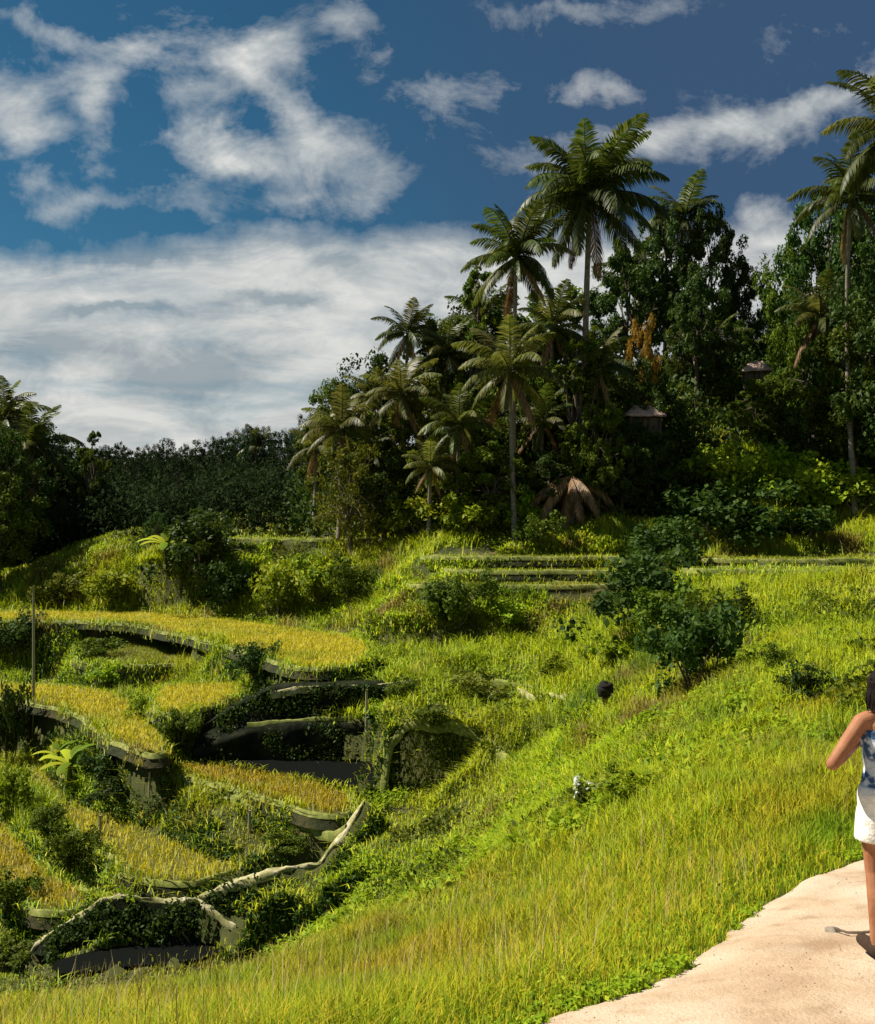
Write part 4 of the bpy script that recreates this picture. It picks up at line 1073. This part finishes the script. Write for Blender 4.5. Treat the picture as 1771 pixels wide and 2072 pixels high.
b.build('stems', M['leafmid'], o); [f_.build('flower_head', M['petal'], o) for f_ in fl]; lf.build('leaves', M['leafmid'], o)
def rock(x, y, r, label, seed):
    bm = bmesh.new(); bmesh.ops.create_icosphere(bm, subdivisions=3, radius=r)
    for v in bm.verts:
        d = mnoise.noise(v.co/r*1.3+Vector((seed, 0, 0)))*.35+mnoise.noise(v.co/r*4+Vector((seed, 3, 0)))*.08
        v.co *= 1+d; v.co.z *= .6
    me = bpy.data.meshes.new('rock'); bm.to_mesh(me); bm.free(); me.materials.append(M['rock'])
    for p_ in me.polygons: p_.use_smooth = True
    o = link('rock', me, loc=(x, y, h1(x, y)+r*.2)); return tag(o, label, 'rock', 'rocks on the dirt path')
def onpath(u, v):
    Y = 1.7/((v-HV)/F-.135); return (u-CX)/F*Y, Y
ng = 900; gyy = RG.uniform(3.5, 10.5, ng); gxx = path_left(gyy)+.05+np.abs(RG.normal(0, 1.2, ng))
kg = (gxx < path_right(gyy)-.1) & (vnoise(gxx*1.5, gyy*1.5, 97) > .4); gxx, gyy = gxx[kg], gyy[kg]; gzz = H(gxx, gyy)+.035; ng = len(gxx)
gr_ = RG.uniform(.002, .008, ng)[:, None, None]; octa = np.array([(1, 0, 0), (0, 1, 0), (-1, 0, 0), (0, -1, 0), (0, 0, .7), (0, 0, -.7)])
gv = np.stack([gxx, gyy, gzz], 1)[:, None]+(octa[None]+RG.normal(0, .2, (ng, 6, 3)))*gr_
gf = (np.arange(ng)*6)[:, None, None]+np.array([(0, 1, 4), (1, 2, 4), (2, 3, 4), (3, 0, 4), (1, 0, 5), (2, 1, 5), (3, 2, 5), (0, 3, 5)])[None]
tag(link('gravel', mesh_np('gravel', gv.reshape(-1, 3), gf.reshape(-1, 3), M['pebble'])), 'tiny loose stones scattered on the dirt path', 'gravel', kind='stuff')
rk = onpath(1685, 1868); rock(*rk, .05, 'largest stone on the path left of the person', 1)
for i, (u, v, r, lab) in enumerate([(1290,2015,.02,'small stone near the grass edge of the path'),(1490,2060,.028,'stone near the bottom of the path'),(1600,1960,.015,'pebble in the middle of the path'),(1560,1860,.018,'small stone by the grass where the path narrows'),(1380,2030,.014,'pebble between the two lower stones'),(1650,1790,.02,'stone at the far end of the path')]):
    rock(*onpath(u, v), r, lab, i+4)
b = MB(); q = [onpath(1690, 1870), onpath(1715, 1884), onpath(1745, 1888), onpath(1785, 1886)]
b.tube([(x, y, h1(x, y)+.035) for x, y in q], [.006, .008, .009, .007], 6)
tag(b.build('twig', M['wood'], None, True), 'thin twig lying on the path beside the largest stone', 'twig')

# ------------------------------------------------------------------ person
def ell_chain(mb, secs, seg=20):
    """closed solid through elliptical sections (x, y, z, rx, ry)"""
    n = len(secs); V = []
    for (x, y, z, rx, ry) in secs:
        for k in range(seg):
            th = 2*math.pi*k/seg; V.append((x+rx*math.cos(th), y+ry*math.sin(th), z))
    Fq = [(i*seg+k, i*seg+(k+1) % seg, (i+1)*seg+(k+1) % seg, (i+1)*seg+k) for i in range(n-1) for k in range(seg)]
    base = mb.n; mb.add(V, Fq, .5)
    for e, rr in ((0, 0), (n-1, 1)):
        s_ = secs[e]; mb.v.append(np.array([[s_[0], s_[1], s_[2]]])); mb.a.append(np.array([.5])); c = mb.n; mb.n += 1
        mb.f3.append(np.array([(c, base+e*seg+(k+1-rr) % seg, base+e*seg+(k+rr) % seg) for k in range(seg)]))
def capsule(mb, pts, rad, seg=12):
    """rounded tapering limb"""
    pts = [Vector(p) for p in pts]; P2, R2 = [], []
    d0 = (pts[0]-pts[1]).normalized(); d1 = (pts[-1]-pts[-2]).normalized()
    for c, s_ in ((.95, .31), (.7, .71), (.35, .94)): P2.append(pts[0]+d0*rad[0]*c); R2.append(rad[0]*s_)
    for i in range(len(pts)-1):
        for t in (0, .33, .66): P2.append(pts[i].lerp(pts[i+1], t)); R2.append(rad[i]+(rad[i+1]-rad[i])*t)
    P2.append(pts[-1]); R2.append(rad[-1])
    for c, s_ in ((.35, .94), (.7, .71), (.95, .31)): P2.append(pts[-1]+d1*rad[-1]*c); R2.append(rad[-1]*s_)
    mb.tube(P2, R2, seg)
def ellipsoid(mb, c, r, seg=18):
    n = 12
    ell_chain(mb, [(c[0], c[1], c[2]-r[2]*math.cos(math.pi*(i+.35)/(n-.3)), r[0]*math.sin(math.pi*(i+.35)/(n-.3)), r[1]*math.sin(math.pi*(i+.35)/(n-.3))) for i in range(n)], seg)
def remeshed(mb, name, mat, voxel, smooth_n, parent):
    me = mb.mesh('tmp', mat); ob = bpy.data.objects.new('tmp', me); C.objects.link(ob)
    md = ob.modifiers.new('r', 'REMESH'); md.mode = 'VOXEL'; md.voxel_size = voxel
    sm = ob.modifiers.new('s', 'SMOOTH'); sm.factor = .5; sm.iterations = smooth_n
    dg = bpy.context.evaluated_depsgraph_get(); new = bpy.data.meshes.new_from_object(ob.evaluated_get(dg))
    bpy.data.objects.remove(ob); new.name = name
    if not new.materials: new.materials.append(mat)
    new.polygons.foreach_set('use_smooth', np.ones(len(new.polygons), bool))
    return link(name, new, parent)
def cloth_mat(name, c1, c2, scale, stripes=False):
    m = bpy.data.materials.new(name); nt = nodes(m); oc = N(nt, 'ShaderNodeTexCoord').outputs['Object']
    n = noise_tex(nt, scale, 3, .6, oc)
    col = ramp(nt, n, [(.45, c1), (.56, c2)])
    b = N(nt, 'ShaderNodeBump', inp={'Strength': 1., 'Distance': .035, 'Height': noise_tex(nt, 9, 4, .5, oc)})
    bs = N(nt, 'ShaderNodeBsdfPrincipled', inp={'Base Color': col, 'Roughness': .9, 'Specular IOR Level': .15, 'Normal': b.outputs[0]})
    o = N(nt, 'ShaderNodeOutputMaterial'); nt.links.new(bs.outputs[0], o.inputs[0]); return m
M['skin'] = solid('skin', [(.3, (.25, .095, .045)), (.5, (.33, .14, .07)), (.7, (.38, .175, .09))], scale=9, rough=.62, bump=.25, bscale=60, dist=.002, spec=.2)
M['hair'] = solid('hair', [(.3, (.006, .004, .003)), (.7, (.018, .010, .008))], scale=40, stretch=(1, 1, .12), rough=.55, bump=1., spec=.15, dist=.01)
M['blue'] = cloth_mat('blue_white_cloth', (.04, .09, .20), (.55, .62, .72), 11)
M['white'] = cloth_mat('white_cloth', (.80, .78, .70), (.86, .84, .78), 4)
M['leather'] = solid('dark_leather', [(.3, (.03, .018, .012)), (.7, (.06, .035, .022))], scale=8, bump=.2)
M['blackplastic'] = solid('black_plastic', [(.3, (.015, .015, .016)), (.7, (.025, .025, .026))], scale=8, bump=.1, rough=.4)
ppx, ppy = (1801-CX)/F*5.67, 5.67
pg = h1(ppx, ppy)+.03
per = thing('person', (ppx, ppy, pg), 'person in a blue and white top and white shorts holding a camera on the path', 'person')
b = MB()
ell_chain(b, [(0, 0, .80, .10, .07), (0, -.005, .84, .155, .105), (0, -.01, .92, .168, .112), (0, 0, .99, .145, .098), (0, .005, 1.06, .122, .088), (0, .005, 1.15, .132, .095), (0, .005, 1.24, .148, .102), (0, 0, 1.31, .150, .088), (0, -.005, 1.35, .12, .068), (0, -.005, 1.385, .065, .055), (0, 0, 1.41, .05, .05)])
capsule(b, [(0, 0, 1.34), (-.03, .008, 1.46)], [.052, .046])
ellipsoid(b, (-.035, .010, 1.525), (.070, .088, .098)); ellipsoid(b, (-.035, .038, 1.475), (.048, .058, .055))
capsule(b, [(-.035, .095, 1.53), (-.035, .113, 1.503)], [.009, .013], 8)                        # nose
capsule(b, [(-.053, .094, 1.472), (-.017, .094, 1.472)], [.007, .007], 8)                # lips
for s_ in (-1, 1):
    ellipsoid(b, (-.035+s_*.072, 0, 1.515), (.010, .020, .030), 10)                            # ear
    ellipsoid(b, (-.035+s_*.028, .088, 1.528), (.013, .010, .009), 10)                         # eye
    capsule(b, [(s_*.085, -.005, .86), (s_*.083, .01, .66), (s_*.08, .015, .47)], [.088, .070, .052])
    capsule(b, [(s_*.08, .012, .47), (s_*.08, -.014, .34), (s_*.08, -.012, .09)], [.051, .052, .034])
    capsule(b, [(s_*.08, -.03, .045), (s_*.085, .06, .035), (s_*.09, .15, .026)], [.036, .034, .026])
    sh = Vector((s_*.158, 0, 1.325)); el_ = Vector((s_*.335, -.03, 1.09)) if s_ < 0 else Vector((s_*.30, -.02, 1.08)); wr = Vector((s_*.115, .185, 1.155))
    capsule(b, [(s_*.11, -.003, 1.345), sh[:], el_[:]], [.045, .048, .036]); capsule(b, [el_[:], el_.lerp(wr, .35)[:], wr[:]], [.036, .037, .024])
    pc = Vector((s_*.085, .225, 1.165)); capsule(b, [wr[:], pc[:]], [.024, .030])
    for q in range(4):                                                                    # fingers close over the camera's side and front
        zq = 1.195-.022*q; l = (.9, 1, .95, .75)[q]
        k0 = Vector((s_*.082, .245, zq)); k1 = Vector((s_*.080, .245+.034*l, zq)); k2 = Vector((s_*.062, .245+.050*l, zq-.002)); k3 = Vector((s_*.038, .245+.050*l, zq-.003))
        capsule(b, [k0[:], k1[:], k2[:], k3[:]], [.010, .009, .0085, .007], 8)
    capsule(b, [(s_*.078, .215, 1.185), (s_*.055, .212, 1.200), (s_*.032, .218, 1.195)], [.012, .0105, .009], 8)  # thumb
body = remeshed(b, 'body', M['skin'], .0058, 5, per)
t_ = MB()
ell_chain(t_, [(0, 0, .90, .176, .120), (0, 0, .97, .160, .112), (0, .005, 1.06, .140, .104), (0, .005, 1.15, .148, .110), (0, .005, 1.24, .160, .117), (0, .003, 1.275, .158, .104), (0, 0, 1.29, .14, .08)])
for s_ in (-1, 1): capsule(t_, [(s_*.085, .10, 1.24), (s_*.088, .05, 1.355), (s_*.088, -.02, 1.372), (s_*.085, -.09, 1.27)], [.016, .016, .016, .016], 8)
remeshed(t_, 'top', M['blue'], .008, 3, per)
t_ = MB()
ell_chain(t_, [(0, -.004, .80, .17, .118), (0, -.008, .86, .182, .130), (0, -.008, .92, .184, .128), (0, -.003, .965, .168, .118)])
for s_ in (-1, 1): ell_chain(t_, [(s_*.095, .005, .655, .098, .104), (s_*.092, .003, .70, .100, .106), (s_*.088, -.002, .80, .098, .108), (s_*.08, -.004, .88, .09, .10)])
remeshed(t_, 'shorts', M['white'], .008, 4, per)
t_ = MB()
ellipsoid(t_, (-.035, -.012, 1.533), (.092, .096, .098)); ellipsoid(t_, (-.035, -.040, 1.465), (.084, .064, .078))
remeshed(t_, 'hair', M['hair'], .007, 4, per)
for s_ in (-1, 1):
    t_ = MB(); capsule(t_, [(s_*.08, -.035, .040), (s_*.085, .06, .034), (s_*.09, .155, .028)], [.043, .042, .036]); 
    remeshed(t_, 'shoe', M['leather'], .008, 3, per)
for q in range(90):
    a_ = random.uniform(2.9, 6.5); x0 = -.035+.088*math.cos(a_); y0 = -.02+.085*math.sin(a_)
    if q == 0: hb = MB()
    hb.tube([(x0*.9-.003, y0*.8, 1.57), (x0*1.03, y0*1.06, 1.50), (x0*1.06+random.uniform(-.01, .01), y0*1.05, 1.43), (x0*1.02+random.uniform(-.02, .02), y0, 1.385+random.uniform(-.02, .02))], [.006, .007, .005, .001], 5)
hb.build('hair_strands', M['hair'], per, True)['kind'] = 'stuff'
cm = thing('camera', (ppx, ppy+.255, pg+1.165), 'small black camera held in front of the chest by the person on the path', 'camera')
b = MB(); b.box((0, 0, 0), (.135, .045, .08)); b.box((0, 0, .048), (.045, .04, .022)); o = b.build('camera_body', M['blackplastic'], cm)
bv = o.modifiers.new('bevel', 'BEVEL'); bv.width = .006; bv.segments = 2
b = MB(); b.tube([(0, .02, 0), (0, .05, 0), (0, .052, 0), (0, .075, 0)], [.032, .032, .029, .029], 20); b.build('lens', M['blackplastic'], cm, False)
b = MB(); b.tube([(.045, 0, .038), (.045, 0, .047)], [.008, .008], 12); b.build('button', M['leather'], cm)

# ------------------------------------------------------------------ sun, sky, camera
SUN = Vector((-.72, .16, .92)).normalized()
el = math.asin(SUN.z); az = math.atan2(SUN.x, SUN.y)
sl = bpy.data.lights.new('sun', 'SUN'); sl.energy = 5.0; sl.angle = R(.5); sl.color = (1, .93, .80)
so = bpy.data.objects.new('sun', sl); C.objects.link(so); so.rotation_euler = (-SUN).to_track_quat('-Z', 'Y').to_euler()
W = bpy.data.worlds.new('World'); S.world = W; W.use_nodes = True
nt = W.node_tree; nt.nodes.clear()
sky = N(nt, 'ShaderNodeTexSky', sky_type='NISHITA', sun_disc=False, sun_elevation=el, sun_rotation=az, air_density=1.0, dust_density=.3, ozone_density=3.0, altitude=400)
def mth(op, a, b=None, c=None, clamp=False):
    n = N(nt, 'ShaderNodeMath', operation=op, use_clamp=clamp)
    for i, v in enumerate((a, b, c)):
        if v is None: continue
        if isinstance(v, bpy.types.NodeSocket): nt.links.new(v, n.inputs[i])
        else: n.inputs[i].default_value = v
    return n.outputs[0]
tc = N(nt, 'ShaderNodeTexCoord').outputs['Generated']
sx = N(nt, 'ShaderNodeSeparateXYZ', inp={0: tc})
ay = mth('MAXIMUM', mth('ABSOLUTE', sx.outputs[1]), .18)
A0 = mth('DIVIDE', sx.outputs[0], ay); B0 = mth('DIVIDE', sx.outputs[2], ay)     # bearing and height of a sky direction
uv = N(nt, 'ShaderNodeCombineXYZ', inp={0: A0, 1: B0}).outputs[0]
def nz(scale, detail, rough, off=0, stretch=1.0, dist=0.):
    mp = N(nt, 'ShaderNodeMapping', inp={'Vector': uv, 'Location': (off, off*.7, off*.3), 'Scale': (1, stretch, 1)})
    n = N(nt, 'ShaderNodeTexNoise', inp={'Vector': mp.outputs[0], 'Scale': scale, 'Detail': detail, 'Roughness': rough, 'Distortion': dist}); return n
wn = nz(5, 5, .6, 3.1); ws = N(nt, 'ShaderNodeSeparateColor', inp={0: wn.outputs['Color']})
wn2 = nz(18, 4, .6, 8.1); ws2 = N(nt, 'ShaderNodeSeparateColor', inp={0: wn2.outputs['Color']})
A1 = mth('ADD', mth('MULTIPLY_ADD', mth('SUBTRACT', ws.outputs[0], .5), .13, A0), mth('MULTIPLY', mth('SUBTRACT', ws2.outputs[0], .5), .05))
B1 = mth('ADD', mth('MULTIPLY_ADD', mth('SUBTRACT', ws.outputs[1], .5), .10, B0), mth('MULTIPLY', mth('SUBTRACT', ws2.outputs[1], .5), .04))
def blob(u, v, ru, rv, rot, amp):
    a0, b0 = (u-CX)/F, (HV-v)/F; c, s_ = math.cos(R(rot)), math.sin(R(rot))
    da = mth('SUBTRACT', A1, a0); db = mth('SUBTRACT', B1, b0)
    p_ = mth('DIVIDE', mth('ADD', mth('MULTIPLY', da, c), mth('MULTIPLY', db, s_)), ru/F)
    q_ = mth('DIVIDE', mth('SUBTRACT', mth('MULTIPLY', db, c), mth('MULTIPLY', da, s_)), rv/F)
    d2 = mth('ADD', mth('MULTIPLY', p_, p_), mth('MULTIPLY', q_, q_))
    return mth('MULTIPLY', mth('EXPONENT', mth('MULTIPLY', d2, -1.0)), amp)
BL_ = [(40,215,90,70,0,1.0),(205,215,45,75,20,.85),(120,60,150,30,-22,.55),(510,95,85,50,-5,.85),(545,190,150,38,-32,.8),(520,305,120,40,-5,.75),(400,210,100,40,0,.45),
       (720,300,110,60,-25,.65),(790,380,60,60,60,.5),(920,170,110,42,12,.4),(720,45,60,30,0,.4),(1180,155,130,25,-5,.6),(1450,255,320,45,7,.75),(1700,190,180,35,14,.6),(1120,15,170,22,0,.4),(1330,25,170,40,10,.35),
       (360,410,110,35,10,.6),(210,350,45,25,0,.3),(1555,470,70,45,10,.8),(1760,600,60,60,0,.8),(30,270,90,30,0,.4),(640,250,60,60,-40,.3),(480,330,90,28,0,.6),(250,150,60,40,0,.4),(600,120,70,40,-30,.35),(880,250,60,40,0,.25),(300,120,70,30,-20,.4),(430,290,60,24,10,.5),(160,420,120,30,5,.5),(620,400,90,30,0,.45),(60,360,60,30,0,.4),(100,130,120,40,-10,.35)]
acc = None
for b_ in BL_:
    t = blob(*b_); acc = t if acc is None else mth('ADD', acc, t)
# cloud bank over the horizon
edge_v = mth('MULTIPLY_ADD', mth('SUBTRACT', nz(4, 7, .62, 4.4).outputs['Fac'], .5), .15, (HV-455)/F)
bank = mth('MULTIPLY', mth('SUBTRACT', edge_v, mth('MULTIPLY_ADD', mth('SUBTRACT', B1, B0), .55, B0)), 26.0, clamp=True)
# the bank is lower on the right side
acc = mth('MINIMUM', acc, 1.1)
fl_ = nz(8, 10, .68, 1.7, 1.35, .3).outputs['Fac']
puff = mth('MULTIPLY', mth('SUBTRACT', mth('ADD', acc, mth('MULTIPLY', mth('SUBTRACT', fl_, .5), 2.3)), .17), .95, clamp=True)
st = nz(3.2, 7, .6, 5.2, 4.5, .3).outputs['Fac']
holes = N(nt, 'ShaderNodeMapRange', inp={0: st, 1: .34, 2: .50, 3: .55, 4: 1.0}).outputs[0]
bankd = mth('MULTIPLY', bank, holes)
dens = mth('MAXIMUM', puff, bankd, clamp=True)
# thin veil on the upper right
shade = N(nt, 'ShaderNodeMapRange', inp={0: nz(6, 9, .66, 9.3, 2.6, .8).outputs['Fac'], 1: .36, 2: .62, 3: 0., 4: 1.}).outputs[0]
dk = None
for b_ in [(400,755,150,45,0,.9),(560,610,130,18,3,.8),(250,640,120,13,0,1.),(300,520,120,16,4,1.),(70,485,90,28,0,.8),(700,530,70,24,-20,.6),(90,700,120,30,0,.5),(820,700,120,60,20,.35)]:
    t = blob(*b_); dk = t if dk is None else mth('ADD', dk, t)
shade = mth('SUBTRACT', mth('MULTIPLY_ADD', shade, .8, .2), dk, clamp=True)
ccol = mix(nt, shade, (2.9, 3.35, 3.6), (6.3, 6.3, 6.0))
low_ = N(nt, 'ShaderNodeMapRange', inp={0: B0, 1: .1, 2: .32, 3: .92, 4: 1.0}).outputs[0]
ccol = mix(nt, 1.0, ccol, N(nt, 'ShaderNodeCombineXYZ', inp={0: low_, 1: low_, 2: low_}).outputs[0], 'MULTIPLY')
skyc = mix(nt, 1.0, sky.outputs[0], (.16, .37, .40), 'MULTIPLY')
veil = N(nt, 'ShaderNodeMapRange', inp={0: mth('ADD', A0, mth('MULTIPLY', mth('SUBTRACT', fl_, .5), .3)), 1: -.25, 2: .25, 3: 0., 4: .8}, interpolation_type='SMOOTHSTEP').outputs[0]
skyc = mix(nt, veil, skyc, (.38, .74, 1.45))
fin = mix(nt, dens, skyc, ccol)
bg = N(nt, 'ShaderNodeBackground', inp={0: fin, 1: .072})
wo = N(nt, 'ShaderNodeOutputWorld'); nt.links.new(bg.outputs[0], wo.inputs[0])

cam = bpy.data.cameras.new('camera'); co = bpy.data.objects.new('camera', cam); C.objects.link(co)
co.location = (0, 0, 0); co.rotation_euler = (R(90), 0, 0)
cam.sensor_fit = 'HORIZONTAL'; cam.sensor_width = 36; cam.lens = 36*F/1771; cam.shift_y = (HV-1036)/1771
cam.clip_start = .05; cam.clip_end = 5000
S.camera = co
S.view_settings.view_transform = 'Standard'; S.view_settings.look = 'None'; S.view_settings.exposure = .78; S.view_settings.gamma = 1
S.cycles.max_bounces = 6; S.cycles.diffuse_bounces = 2; S.cycles.transmission_bounces = 2; S.cycles.glossy_bounces = 2; S.cycles.use_denoising = True
S.render.film_transparent = False
